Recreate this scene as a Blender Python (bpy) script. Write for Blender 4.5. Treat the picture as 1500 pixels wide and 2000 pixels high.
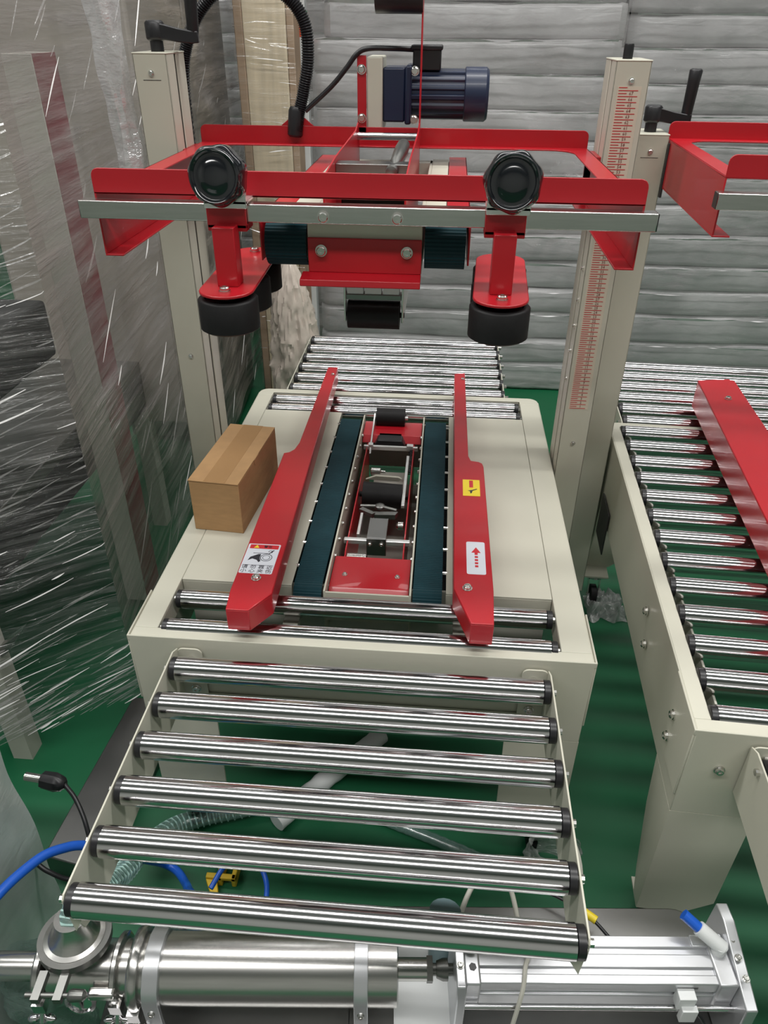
import bpy, bmesh, math, random
from mathutils import Vector, Matrix, noise
random.seed(7)
for o in list(bpy.data.objects): bpy.data.objects.remove(o)
scene = bpy.context.scene
COL = scene.collection
PI = math.pi

# ---------------------------------------------------------------- camera
cam_d = bpy.data.cameras.new('camera'); cam = bpy.data.objects.new('camera', cam_d); COL.objects.link(cam)
cam_d.sensor_fit = 'HORIZONTAL'; cam_d.sensor_width = 36.0; cam_d.lens = 36.0*1466/1500
cam_d.clip_start = 0.02; cam_d.clip_end = 60
cr = Matrix(((0.99681,-0.04905,0.06293),(0.07970,0.54371,-0.83548),(0.00677,0.83783,0.54589)))
cx = Vector(cr.col[0]).normalized(); cy = Vector(cr.col[1]); cy = (cy-cx*cx.dot(cy)).normalized(); cz = cx.cross(cy)
M = Matrix((cx, cy, cz)).transposed().to_4x4(); M.translation = (0.5463,-0.998,1.571)
cam.matrix_world = M
scene.camera = cam

# ---------------------------------------------------------------- light
w = bpy.data.worlds.new('hall_air'); scene.world = w; w.use_nodes = True
w.node_tree.nodes['Background'].inputs[0].default_value = (0.80,0.83,0.86,1)
w.node_tree.nodes['Background'].inputs[1].default_value = 0.32
def lamp(name, loc, sx, sy, e, col=(1,0.985,0.96)):
    d = bpy.data.lights.new(name, 'AREA'); d.shape = 'RECTANGLE'; d.size = sx; d.size_y = sy; d.energy = e; d.color = col
    o = bpy.data.objects.new(name, d); o.location = loc; COL.objects.link(o); return o
for k, (yy, wy, e) in enumerate(((-1.7,0.32,160),(0.75,0.32,172),(3.6,0.22,60))):
    lamp('ceiling_light_row', (0.4, yy, 4.3), 7.0, wy, e)
vs = scene.view_settings
vs.view_transform = 'Standard'; vs.look = 'None'; vs.exposure = 0.05; vs.gamma = 1.0; vs.use_curve_mapping = False

# ---------------------------------------------------------------- materials
def mat(name, col, rough=0.5, metal=0.0, coat=0.0, var=0.0, vscale=20, bump=0.0, bscale=200, stretch=None, spec=0.5):
    m = bpy.data.materials.new(name); m.use_nodes = True
    nt = m.node_tree; b = nt.nodes['Principled BSDF']
    b.inputs['Base Color'].default_value = (*col,1); b.inputs['Roughness'].default_value = rough
    b.inputs['Metallic'].default_value = metal; b.inputs['Coat Weight'].default_value = coat
    b.inputs['Specular IOR Level'].default_value = spec
    tc = nt.nodes.new('ShaderNodeTexCoord'); mp = nt.nodes.new('ShaderNodeMapping')
    nt.links.new(tc.outputs['Object'], mp.inputs['Vector'])
    if stretch: mp.inputs['Scale'].default_value = stretch
    n = nt.nodes.new('ShaderNodeTexNoise'); n.inputs['Scale'].default_value = vscale; n.inputs['Detail'].default_value = 4
    nt.links.new(mp.outputs[0], n.inputs['Vector'])
    r = nt.nodes.new('ShaderNodeValToRGB')
    r.color_ramp.elements[0].position = 0.3; r.color_ramp.elements[1].position = 0.7
    r.color_ramp.elements[0].color = (*[c*(1-var) for c in col],1)
    r.color_ramp.elements[1].color = (*[min(1,c*(1+var)) for c in col],1)
    nt.links.new(n.outputs['Fac'], r.inputs['Fac']); nt.links.new(r.outputs[0], b.inputs['Base Color'])
    if bump:
        n2 = nt.nodes.new('ShaderNodeTexNoise'); n2.inputs['Scale'].default_value = bscale; n2.inputs['Detail'].default_value = 3
        nt.links.new(mp.outputs[0], n2.inputs['Vector'])
        bp = nt.nodes.new('ShaderNodeBump'); bp.inputs['Strength'].default_value = bump; bp.inputs['Distance'].default_value = 0.002
        nt.links.new(n2.outputs['Fac'], bp.inputs['Height']); nt.links.new(bp.outputs[0], b.inputs['Normal'])
    return m
CREAM = mat('cream_powder_coat', (0.55,0.54,0.45), 0.38, var=0.03, vscale=6, bump=0.04, bscale=300)
GREYCREAM = mat('dull_cream_steel', (0.50,0.49,0.43), 0.45, var=0.05, vscale=5)
RED = mat('red_powder_coat', (0.42,0.008,0.016), 0.33, var=0.05, vscale=5, bump=0.05, bscale=350, coat=0.15)
CHROME = mat('chrome_roller_steel', (0.72,0.71,0.72), 0.13, 1.0, var=0.03, vscale=4)
STEEL = mat('brushed_stainless', (0.60,0.59,0.57), 0.24, 1.0, var=0.06, vscale=14, stretch=(1,14,14))
SHEET = mat('stainless_sheet', (0.27,0.27,0.265), 0.30, 1.0, var=0.06, vscale=8, bump=0.05, bscale=60)
ALU = mat('anodised_aluminium', (0.60,0.61,0.63), 0.34, 0.75, var=0.03, vscale=8)
ZINC = mat('zinc_bolt', (0.72,0.71,0.68), 0.22, 1.0, var=0.05)
WHITESTEEL = mat('bright_zinc_bar', (0.78,0.78,0.77), 0.3, 0.8, var=0.03)
BLACK = mat('black_plastic', (0.012,0.012,0.014), 0.35, var=0.2, vscale=30)
KNOB = mat('glossy_black_bakelite', (0.010,0.011,0.014), 0.14, coat=0.6, var=0.1)
RUBBER = mat('black_rubber', (0.009,0.0085,0.009), 0.5, var=0.2, vscale=40, bump=0.05, spec=0.25)
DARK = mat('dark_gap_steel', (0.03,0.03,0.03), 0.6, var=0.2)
NAVY = mat('navy_motor_paint', (0.010,0.018,0.048), 0.38, var=0.08, vscale=12, coat=0.1)
BROWN = mat('brown_carton', (0.40,0.235,0.105), 0.75, var=0.07, vscale=35, bump=0.08, bscale=250, stretch=(1,1,4))
TAPE = mat('brown_tape', (0.37,0.21,0.09), 0.25, var=0.03, coat=0.3)
YELLOW = mat('yellow_print', (0.80,0.62,0.03), 0.4, var=0.03)
WHITEP = mat('white_print', (0.66,0.68,0.74), 0.35, var=0.02)
REDP = mat('red_print', (0.55,0.02,0.03), 0.4, var=0.03)
BLACKP = mat('black_print', (0.02,0.02,0.03), 0.5, var=0.05)
SCALEM = mat('scale_tape', (0.63,0.57,0.46), 0.45, var=0.03)
BLUE = mat('blue_tube', (0.012,0.10,0.52), 0.3, var=0.06)
YEL2 = mat('yellow_plastic', (0.72,0.48,0.03), 0.4, var=0.08)
BEIGE = mat('pale_wood_board', (0.66,0.55,0.40), 0.6, var=0.16, vscale=5, bump=0.1, bscale=30, stretch=(6,6,0.6))
KRAFT = mat('kraft_edge_board', (0.36,0.25,0.17), 0.65, var=0.2, vscale=8)
WHITEPL = mat('white_plastic', (0.74,0.76,0.76), 0.4, var=0.04, vscale=8)
TIN = mat('cast_grey_metal', (0.22,0.22,0.21), 0.35, 0.9, var=0.12, vscale=20)
PANEL = mat('dusty_beige_panel', (0.34,0.31,0.27), 0.6, var=0.15, vscale=4)
MAROON = mat('maroon_paint', (0.26,0.012,0.03), 0.45, var=0.12, vscale=6)
ORANGE = mat('orange_label', (0.75,0.09,0.03), 0.5, var=0.1)
GREENP = mat('green_tape', (0.05,0.42,0.18), 0.5, var=0.1)
WALLM = mat('hall_wall_paint', (0.52,0.52,0.50), 0.8, var=0.04, vscale=2)
CEILM = mat('hall_ceiling_sheet', (0.34,0.35,0.36), 0.7, var=0.06, vscale=2)

BELT = mat('teal_rubber_belt', (0.006,0.036,0.046), 0.6, var=0.1, vscale=30, spec=0.2)

def floor_mat():
    m = bpy.data.materials.new('green_epoxy_floor'); m.use_nodes = True; nt = m.node_tree; b = nt.nodes['Principled BSDF']
    tc = nt.nodes.new('ShaderNodeTexCoord'); n = nt.nodes.new('ShaderNodeTexNoise'); n.inputs['Scale'].default_value = 1.6; n.inputs['Detail'].default_value = 6
    nt.links.new(tc.outputs['Object'], n.inputs['Vector'])
    r = nt.nodes.new('ShaderNodeValToRGB'); r.color_ramp.elements[0].color = (0.004,0.082,0.032,1); r.color_ramp.elements[1].color = (0.006,0.125,0.048,1)
    r.color_ramp.elements[0].position = 0.3; r.color_ramp.elements[1].position = 0.7
    nt.links.new(n.outputs['Fac'], r.inputs[0]); nt.links.new(r.outputs[0], b.inputs['Base Color'])
    b.inputs['Roughness'].default_value = 0.5
    n2 = nt.nodes.new('ShaderNodeTexNoise'); n2.inputs['Scale'].default_value = 60
    bp = nt.nodes.new('ShaderNodeBump'); bp.inputs['Strength'].default_value = 0.05; bp.inputs['Distance'].default_value = 0.002
    nt.links.new(tc.outputs['Object'], n2.inputs['Vector']); nt.links.new(n2.outputs[0], bp.inputs['Height']); nt.links.new(bp.outputs[0], b.inputs['Normal'])
    return m
FLOOR = floor_mat()

def film_mat(name, col, base, amp, rot, scl, bump=0.6, rough=0.18, bscale=1.0, glint=0.0):
    """clear stretch film: part see-through, part milky, with drawn-out streaks"""
    m = bpy.data.materials.new(name); m.use_nodes = True; nt = m.node_tree; L = nt.links
    for n in list(nt.nodes): nt.nodes.remove(n)
    out = nt.nodes.new('ShaderNodeOutputMaterial'); tc = nt.nodes.new('ShaderNodeTexCoord'); mp = nt.nodes.new('ShaderNodeMapping')
    mp.inputs['Rotation'].default_value = (0,0,rot); mp.inputs['Scale'].default_value = scl
    L.new(tc.outputs['UV'], mp.inputs['Vector'])
    n = nt.nodes.new('ShaderNodeTexNoise'); n.inputs['Scale'].default_value = 1.0; n.inputs['Detail'].default_value = 5; n.inputs['Roughness'].default_value = 0.62
    L.new(mp.outputs[0], n.inputs['Vector'])
    big = nt.nodes.new('ShaderNodeTexNoise'); big.inputs['Scale'].default_value = 3.0; big.inputs['Detail'].default_value = 3
    L.new(tc.outputs['UV'], big.inputs['Vector'])
    mr = nt.nodes.new('ShaderNodeMapRange'); mr.inputs['From Min'].default_value = 0.38; mr.inputs['From Max'].default_value = 0.68
    mr.inputs['To Min'].default_value = base; mr.inputs['To Max'].default_value = base+amp
    L.new(n.outputs['Fac'], mr.inputs['Value'])
    mr2 = nt.nodes.new('ShaderNodeMapRange'); mr2.inputs['From Min'].default_value = 0.35; mr2.inputs['From Max'].default_value = 0.65
    mr2.inputs['To Min'].default_value = 0.65; mr2.inputs['To Max'].default_value = 1.25
    L.new(big.outputs['Fac'], mr2.inputs['Value'])
    mul0 = nt.nodes.new('ShaderNodeMath'); mul0.operation = 'MULTIPLY'; mul0.use_clamp = True
    L.new(mr.outputs[0], mul0.inputs[0]); L.new(mr2.outputs[0], mul0.inputs[1])
    mpf = nt.nodes.new('ShaderNodeMapping'); mpf.inputs['Rotation'].default_value = (0,0,rot*1.1); mpf.inputs['Scale'].default_value = (scl[0]*1.7,scl[1]*2.6,1)
    L.new(tc.outputs['UV'], mpf.inputs['Vector'])
    nf = nt.nodes.new('ShaderNodeTexNoise'); nf.inputs['Scale'].default_value = 1.0; nf.inputs['Detail'].default_value = 2
    L.new(mpf.outputs[0], nf.inputs['Vector'])
    mrf = nt.nodes.new('ShaderNodeMapRange'); mrf.inputs['From Min'].default_value = 0.64; mrf.inputs['From Max'].default_value = 0.76
    mrf.inputs['To Min'].default_value = 0.0; mrf.inputs['To Max'].default_value = glint; L.new(nf.outputs['Fac'], mrf.inputs['Value'])  # thin highlights painted in as whiter, denser film
    mul = nt.nodes.new('ShaderNodeMath'); mul.operation = 'ADD'; mul.use_clamp = True
    L.new(mul0.outputs[0], mul.inputs[0]); L.new(mrf.outputs[0], mul.inputs[1])
    bp = nt.nodes.new('ShaderNodeBump'); bp.inputs['Strength'].default_value = bump; bp.inputs['Distance'].default_value = 0.012*bscale
    L.new(n.outputs['Fac'], bp.inputs['Height'])
    df = nt.nodes.new('ShaderNodeBsdfDiffuse'); df.inputs[0].default_value = (*col,1); L.new(bp.outputs[0], df.inputs['Normal'])
    tl = nt.nodes.new('ShaderNodeBsdfTranslucent'); tl.inputs[0].default_value = (*col,1)
    gl = nt.nodes.new('ShaderNodeBsdfGlossy'); gl.inputs['Roughness'].default_value = rough; L.new(bp.outputs[0], gl.inputs['Normal'])
    m1 = nt.nodes.new('ShaderNodeMixShader'); m1.inputs[0].default_value = 0.35; L.new(df.outputs[0], m1.inputs[1]); L.new(tl.outputs[0], m1.inputs[2])
    m2 = nt.nodes.new('ShaderNodeMixShader'); m2.inputs[0].default_value = 0.38; L.new(m1.outputs[0], m2.inputs[1]); L.new(gl.outputs[0], m2.inputs[2])
    tr = nt.nodes.new('ShaderNodeBsdfTransparent'); tr.inputs[0].default_value = (0.95,0.96,0.96,1)
    m3 = nt.nodes.new('ShaderNodeMixShader'); L.new(mul.outputs[0], m3.inputs[0]); L.new(tr.outputs[0], m3.inputs[1]); L.new(m2.outputs[0], m3.inputs[2])
    L.new(m3.outputs[0], out.inputs[0])
    return m
FILM_F = film_mat('stretch_film_streaked', (0.52,0.50,0.50), 0.03, 0.30, math.radians(-17), (3.0,60,1), 1.0, glint=0.9)
FILM_S = film_mat('stretch_film_hazy', (0.42,0.385,0.365), 0.30, 0.60, math.radians(-34), (1.6,24,1), 0.9, glint=0.3)
FILM_C = film_mat('stretch_film_crumpled', (0.85,0.84,0.85), 0.40, 0.55, math.radians(80), (3,16,1), 1.0, glint=0.6)
FILM_B = film_mat('stretch_film_on_board', (0.80,0.72,0.62), 0.02, 0.20, math.radians(-6), (3,45,1), 0.9, glint=0.8)
FILM_G = film_mat('milky_film_sheet', (0.84,0.92,0.89), 0.92, 0.08, math.radians(20), (3,9,1), 0.3)
HOSEC = film_mat('clear_green_hose', (0.34,0.55,0.50), 0.45, 0.35, 0.0, (2,2,1), 0.2)
TEALBAG = film_mat('clear_teal_bag', (0.36,0.50,0.46), 0.45, 0.35, 0.4, (6,9,1), 0.8)

def wrap_mat():
    m = mat('milky_plastic_wrap', (0.48,0.465,0.47), 0.32, var=0.2, vscale=4, spec=0.6, coat=0.2)
    nt = m.node_tree; b = nt.nodes['Principled BSDF']
    tc = nt.nodes.new('ShaderNodeTexCoord'); mp = nt.nodes.new('ShaderNodeMapping'); mp.inputs['Rotation'].default_value = (0,0.6,0); mp.inputs['Scale'].default_value = (5,5,11)
    nt.links.new(tc.outputs['Object'], mp.inputs[0])
    n = nt.nodes.new('ShaderNodeTexNoise'); n.inputs['Scale'].default_value = 1.0; n.inputs['Detail'].default_value = 6; n.inputs['Distortion'].default_value = 0.8
    nt.links.new(mp.outputs[0], n.inputs['Vector'])
    bp = nt.nodes.new('ShaderNodeBump'); bp.inputs['Strength'].default_value = 0.5; bp.inputs['Distance'].default_value = 0.015
    nt.links.new(n.outputs['Fac'], bp.inputs['Height']); nt.links.new(bp.outputs[0], b.inputs['Normal'])
    return m
WRAP = wrap_mat()
BAGM = mat('crumpled_beige_bag', (0.66,0.57,0.50), 0.22, var=0.22, vscale=7, bump=0.3, bscale=30, coat=0.5)

# ---------------------------------------------------------------- mesh helpers
class MB:
    def __init__(s): s.v=[]; s.f=[]; s.m=[]; s.uv={}
    def add(s, vs, fs, mi=0):
        b=len(s.v); s.v+= [tuple(p) for p in vs]
        for f in fs: s.f.append([i+b for i in f]); s.m.append(mi)
        return s
    def box(s, x0,x1,y0,y1,z0,z1, mi=0):
        return s.add([(x0,y0,z0),(x1,y0,z0),(x1,y1,z0),(x0,y1,z0),(x0,y0,z1),(x1,y0,z1),(x1,y1,z1),(x0,y1,z1)],
              [(0,3,2,1),(4,5,6,7),(0,1,5,4),(1,2,6,5),(2,3,7,6),(3,0,4,7)], mi)
    def prism(s, poly, a, b, axis='z', mi=0):
        """poly: 2D points; axis z: (x,y), axis y: (x,z), axis x: (y,z)"""
        def P(p,t): return {'z':(p[0],p[1],t),'y':(p[0],t,p[1]),'x':(t,p[0],p[1])}[axis]
        n=len(poly); vs=[P(p,a) for p in poly]+[P(p,b) for p in poly]
        fs=[list(range(n))[::-1], [n+i for i in range(n)]]+[(i,(i+1)%n,n+(i+1)%n,n+i) for i in range(n)]
        return s.add(vs,fs,mi)
    def rings(s, rings, closed=True, caps=True, mi=0):
        n=len(rings[0]); vs=[p for r in rings for p in r]; fs=[]
        for k in range(len(rings)-1):
            for i in range(n if closed else n-1):
                j=(i+1)%n; fs.append((k*n+i,k*n+j,(k+1)*n+j,(k+1)*n+i))
        if caps: fs.append(list(range(n))[::-1]); fs.append([(len(rings)-1)*n+i for i in range(n)])
        return s.add(vs,fs,mi)
    def cyl(s, p0, p1, r, n=20, r1=None, mi=0, caps=True):
        p0=Vector(p0); p1=Vector(p1); d=(p1-p0).normalized()
        u=d.orthogonal().normalized(); v=d.cross(u); r1=r if r1 is None else r1
        R=[[p+ (u*math.cos(2*PI*i/n)+v*math.sin(2*PI*i/n))*rr for i in range(n)] for p,rr in ((p0,r),(p1,r1))]
        return s.rings(R,True,caps,mi)
    def lathe(s, p0, axis, prof, n=24, mi=0, lobes=0, amp=0):
        """prof: (distance along axis, radius)"""
        p0=Vector(p0); d=Vector(axis).normalized(); u=d.orthogonal().normalized(); v=d.cross(u)
        R=[]
        for t,r in prof:
            R.append([p0+d*t+(u*math.cos(2*PI*i/n)+v*math.sin(2*PI*i/n))*(r*(1+(amp*math.cos(lobes*2*PI*i/n) if lobes else 0))) for i in range(n)])
        return s.rings(R,True,True,mi)
    def tube(s, pts, r, n=10, mi=0, rad=None):
        pts=[Vector(p) for p in pts]; R=[]; u=None
        for i,p in enumerate(pts):
            d=(pts[min(i+1,len(pts)-1)]-pts[max(i-1,0)]).normalized()
            if u is None: u=d.orthogonal().normalized()
            u=(u-d*u.dot(d)).normalized(); v=d.cross(u)
            rr=rad[i] if rad else r
            R.append([p+(u*math.cos(2*PI*k/n)+v*math.sin(2*PI*k/n))*rr for k in range(n)])
        return s.rings(R,True,True,mi)
    def mesh(s, name, mats, smooth=False, uvf=None):
        me=bpy.data.meshes.new(name); me.from_pydata(s.v,[],s.f)
        for m in (mats if isinstance(mats,(list,tuple)) else [mats]): me.materials.append(m)
        for p,mi in zip(me.polygons,s.m): p.material_index=mi
        bm=bmesh.new(); bm.from_mesh(me); bmesh.ops.recalc_face_normals(bm,faces=bm.faces[:]); bm.to_mesh(me); bm.free()
        if uvf:
            ul=me.uv_layers.new(name='UVMap')
            for lp in me.loops: ul.data[lp.index].uv=uvf(me.vertices[lp.vertex_index].co)
        if smooth:
            me.set_sharp_from_angle(angle=math.radians(38 if smooth is True else smooth))
            for p in me.polygons: p.use_smooth=True
        return me
    def build(s, name, mats, parent=None, bev=0, smooth=False, loc=None, uvf=None, seg=2):
        o=bpy.data.objects.new(name, s.mesh(name,mats,smooth,uvf)); COL.objects.link(o)
        if parent: o.parent=parent
        if loc: o.location=loc
        if bev:
            b=o.modifiers.new('edge','BEVEL'); b.width=bev; b.segments=seg; b.limit_method='ANGLE'; b.angle_limit=math.radians(40)
            for p in o.data.polygons: p.use_smooth=True
            o.data.set_sharp_from_angle(angle=math.radians(50))
        return o
def inst(name, me, parent, loc=(0,0,0), rot=(0,0,0)):
    o=bpy.data.objects.new(name,me); COL.objects.link(o); o.parent=parent; o.location=loc; o.rotation_euler=rot; return o
def thing(name, label, cat, loc=(0,0,0), rz=0, group=None):
    o=bpy.data.objects.new(name,None); o.empty_display_size=0.1; COL.objects.link(o); o.location=loc; o.rotation_euler=(0,0,rz)
    o['label']=label; o['category']=cat
    if group: o['group']=group
    return o
def tag(o,label,cat,group=None):
    o['label']=label; o['category']=cat
    if group: o['group']=group
    return o
def bez(pts, n=10):
    """Catmull-Rom through points"""
    P=[Vector(p) for p in pts]; P=[2*P[0]-P[1]]+P+[2*P[-1]-P[-2]]; out=[]
    for i in range(1,len(P)-2):
        for k in range(n):
            t=k/n; a,b,c,d=P[i-1],P[i],P[i+1],P[i+2]
            out.append(0.5*((2*b)+(c-a)*t+(2*a-5*b+4*c-d)*t*t+(3*b-a-3*c+d)*t**3))
    out.append(P[-2]); return out
def arc(cx,cy,r,a0,a1,n=6): return [(cx+r*math.cos(math.radians(a0+(a1-a0)*i/n)),cy+r*math.sin(math.radians(a0+(a1-a0)*i/n))) for i in range(n+1)]
def rrect(x0,x1,y0,y1,r,n=4):
    return arc(x1-r,y0+r,r,-90,0,n)+arc(x1-r,y1-r,r,0,90,n)+arc(x0+r,y1-r,r,90,180,n)+arc(x0+r,y0+r,r,180,270,n)
def text_mesh(txt, size, mat_, name, parent, loc, rot=(0,0,0), align='CENTER', ext=0.0002):
    c=bpy.data.curves.new(name,'FONT'); c.body=txt; c.size=size; c.align_x=align; c.align_y='CENTER'; c.extrude=ext; c.resolution_u=2
    t=bpy.data.objects.new(name+'_src',c); COL.objects.link(t)
    dg=bpy.context.evaluated_depsgraph_get(); me=bpy.data.meshes.new_from_object(t.evaluated_get(dg))
    bpy.data.objects.remove(t); bpy.data.curves.remove(c); me.materials.clear(); me.materials.append(mat_)
    o=bpy.data.objects.new(name,me); COL.objects.link(o); o.parent=parent; o.location=loc; o.rotation_euler=rot; return o
def bolt_mesh(r,h,mats=None):
    m=MB(); m.cyl((0,0,0),(0,0,h*0.3),r*1.25,16); m.lathe((0,0,h*0.3),(0,0,1),[(0,r),(h*0.5,r),(h*0.7,r*0.8),(h*0.7,r*0.45),(h*0.4,r*0.42)],16)
    return m.mesh('bolt',mats or ZINC,True)
BOLT=bolt_mesh(0.0075,0.008); SMALL=bolt_mesh(0.0045,0.005)
FRONT=(PI/2,0,0); UP=(0,0,0); LEFT=(0,-PI/2,0); RIGHT=(0,PI/2,0)

# ---------------------------------------------------------------- setting
def struct(name, mb, m):
    o=mb.build(name,m); o['kind']='structure'; return o
struct('floor', MB().box(-5,6,-5,7,-0.05,0), FLOOR)
struct('wall_back', MB().box(-5,6,7,7.1,0,4.8), WALLM)
struct('wall_left', MB().box(-5.1,-5,-5,7,0,4.8), WALLM)
struct('wall_right', MB().box(6,6.1,-5,7,0,4.8), WALLM)
struct('wall_front', MB().box(-5,6,-5.1,-5,0,4.8), WALLM)
struct('ceiling', MB().box(-5.1,6.1,-5.1,7.1,4.8,4.9), CEILM)

# ---------------------------------------------------------------- carton sealers: shared base
def roller_mesh(L, r):
    m=MB(); e=0.012
    m.cyl((e,0,0),(L-e,0,0),r,72,mi=0)
    for a,b in ((0,e),(L-e,L)): m.lathe((a,0,0),(1,0,0),[(0,r*0.80),(0.002,r*0.93),(e-0.002,r*0.93),(e,r*0.93)],20,mi=1)
    m.cyl((-0.012,0,0),(L+0.012,0,0),0.006,8,mi=2)
    return m.mesh('roller',[CHROME,BLACK,ZINC],True)
CONV_ROLL=roller_mesh(0.672,0.0225); TAB_ROLL=roller_mesh(0.735,0.0195); NB_ROLL=roller_mesh(0.79,0.0215)
T=0.62
def caster_mesh():
    m=MB(); m.box(-0.028,0.028,-0.028,0.028,0.10,0.106); m.cyl((0,0,0.088),(0,0,0.10),0.02,14)
    for s in (-1,1): m.prism([(-0.018,0.09),(0.020,0.09),(0.034,0.03),(0.020,0.025)],s*0.017-0.0015,s*0.017+0.0015,'x')
    m.lathe((-0.012,0.022,0.0335),(1,0,0),[(0,0.024),(0.004,0.033),(0.02,0.033),(0.024,0.024)],20,mi=1)
    m.cyl((-0.02,0.022,0.0335),(0.02,0.022,0.0335),0.006,8)
    return m.mesh('caster',[ZINC,RUBBER],True)
CASTER=caster_mesh()
def build_base(root, ox0, ox1):
    """table ring, skirts, corner legs with casters"""
    W,L=0.85,1.127; m=MB(); th=0.004
    oy0,oy1=0.025,1.10
    outer=[(0,0),(W,0)]+arc(W-0.03,L-0.03,0.03,0,90)+arc(0.03,L-0.03,0.03,90,180)
    # top ring as four strips with rounded rear corners
    m.box(0.002,W-0.002,0.0,oy0,T-th,T); m.box(0.002,ox0,oy0,oy1-0.02,T-th,T); m.box(ox1,W-0.002,oy0,oy1-0.02,T-th,T)
    m.prism([(0.002,oy1-0.02),(ox0,oy1-0.02),(ox0,oy1),(ox1,oy1),(ox1,oy1-0.02),(W-0.002,oy1-0.02)]+arc(W-0.03,L-0.03,0.028,0,90)+arc(0.03,L-0.03,0.028,90,180),T-th,T)
    # inner return of the opening
    m.box(ox0-0.003,ox0,oy0,oy1,T-0.05,T-th); m.box(ox1,ox1+0.003,oy0,oy1,T-0.05,T-th)
    m.box(ox0,ox1,oy0-0.003,oy0,T-0.05,T-th); m.box(ox0,ox1,oy1,oy1+0.003,T-0.05,T-th)
    # skirts
    m.box(0,0.004,0.0,L-0.028,0.415,T-0.001); m.box(W-0.004,W,0.0,L-0.028,0.415,T-0.001)
    m.box(0.0,W,-0.0035,0.004,0.415,T-0.001); m.box(0.028,W-0.028,L-0.004,L,0.415,T-0.001)
    # front lip folded round the corners
    for sx in (0,1):
        x=-0.0035 if sx==0 else W
        m.prism([(-0.003,0.46),(0.095,0.46),(0.13,T-0.03),(0.13,T+0.003),(-0.003,T+0.003)],x,x+0.0035,'x')
    m.box(-0.0035,W+0.0035,-0.0036,0.0,T-0.010,T+0.003)
    o=m.build('table_frame',CREAM,root,bev=0.0018)
    for (x,z) in ((0.045,0.52),(0.045,0.575),(W-0.045,0.52)): pass
    for i,(sx,sy) in enumerate(((0,0),(1,0),(0,1),(1,1))):
        g=MB(); xo=0 if sx==0 else W; yo=0 if sy==0 else L; dx=1 if sx==0 else -1; dy=1 if sy==0 else -1
        a,b=sorted((yo-dy*0.0035,yo+dy*0.001)); 
        g.prism([(xo,0.107),(xo+dx*0.085,0.107),(xo+dx*0.138,0.15),(xo+dx*0.142,0.415),(xo,0.415)],a,b,'y')
        a,b=sorted((xo,xo+dx*0.004))
        g.prism([(yo,0.107),(yo+dy*0.03,0.107),(yo+dy*0.055,0.16),(yo+dy*0.10,0.30),(yo+dy*0.12,0.415),(yo,0.415)],a,b,'x')
        g.box(min(xo,xo+dx*0.08),max(xo,xo+dx*0.08),min(yo,yo+dy*0.06),max(yo,yo+dy*0.06),0.104,0.109)
        lg=g.build('leg',CREAM,root)
        inst('caster',CASTER,lg,(xo+dx*0.042,yo+dy*0.03,0),(0,0,0 if sy==0 else PI))
    return o
def build_conveyor(root, name, y_at, sgn, n=6, x0=0.09, x1=0.77, tip=True):
    """gravity roller table bolted on the machine; sgn -1 = towards the front"""
    Ln=0.485; m=MB(); y1=y_at+sgn*Ln
    for x,s in ((x0,1),(x1,-1)):
        poly=[(y_at+sgn*0.002,0.485),(y_at+sgn*0.002,0.600),(y_at+sgn*0.025,0.612),(y1+(-sgn)*0.006,0.612),(y1,0.606),(y1,0.575),(y1-sgn*0.02,0.505),(y1-sgn*0.06,0.485)]
        m.prism(poly,x-0.0015,x+0.0015,'x')
        # bolted tab
        tx0,tx1=sorted((x,x+s*0.047)); m.prism(rrect(tx0,tx1,0.478,0.604,0.012),y_at+sgn*0.004,y_at+sgn*0.007,'y')
        # end return
        m.prism([(x,0.60),(x-s*0.0,0.535),(x-(-s)*0.028,0.59)] if False else [(x,0.598),(x+s*0.03,0.590),(x+s*0.004,0.535)],y1-sgn*0.001,y1+sgn*0.0015,'y')
    m.box(x0+0.04,x1-0.04,min(y_at+sgn*0.004,y_at+sgn*0.007),max(y_at+sgn*0.004,y_at+sgn*0.007),0.478,0.490)
    o=m.build(name,CREAM,root,bev=0.0008)
    for i in range(n): inst('roller',CONV_ROLL,o,(x0+0.004,y_at+sgn*(0.05+0.0852*i),0.596))
    for x,s in ((x0,1),(x1,-1)):
        for z in (0.578,0.505): inst('bolt',BOLT,o,(x+s*0.026,y_at+sgn*0.007,z),FRONT if sgn<0 else (-PI/2,0,0))
        for i in range(n): inst('axle_bolt',SMALL,o,(x-s*0.0015,y_at+sgn*(0.05+0.0852*i),0.596),LEFT if s>0 else RIGHT)
    return o

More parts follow.
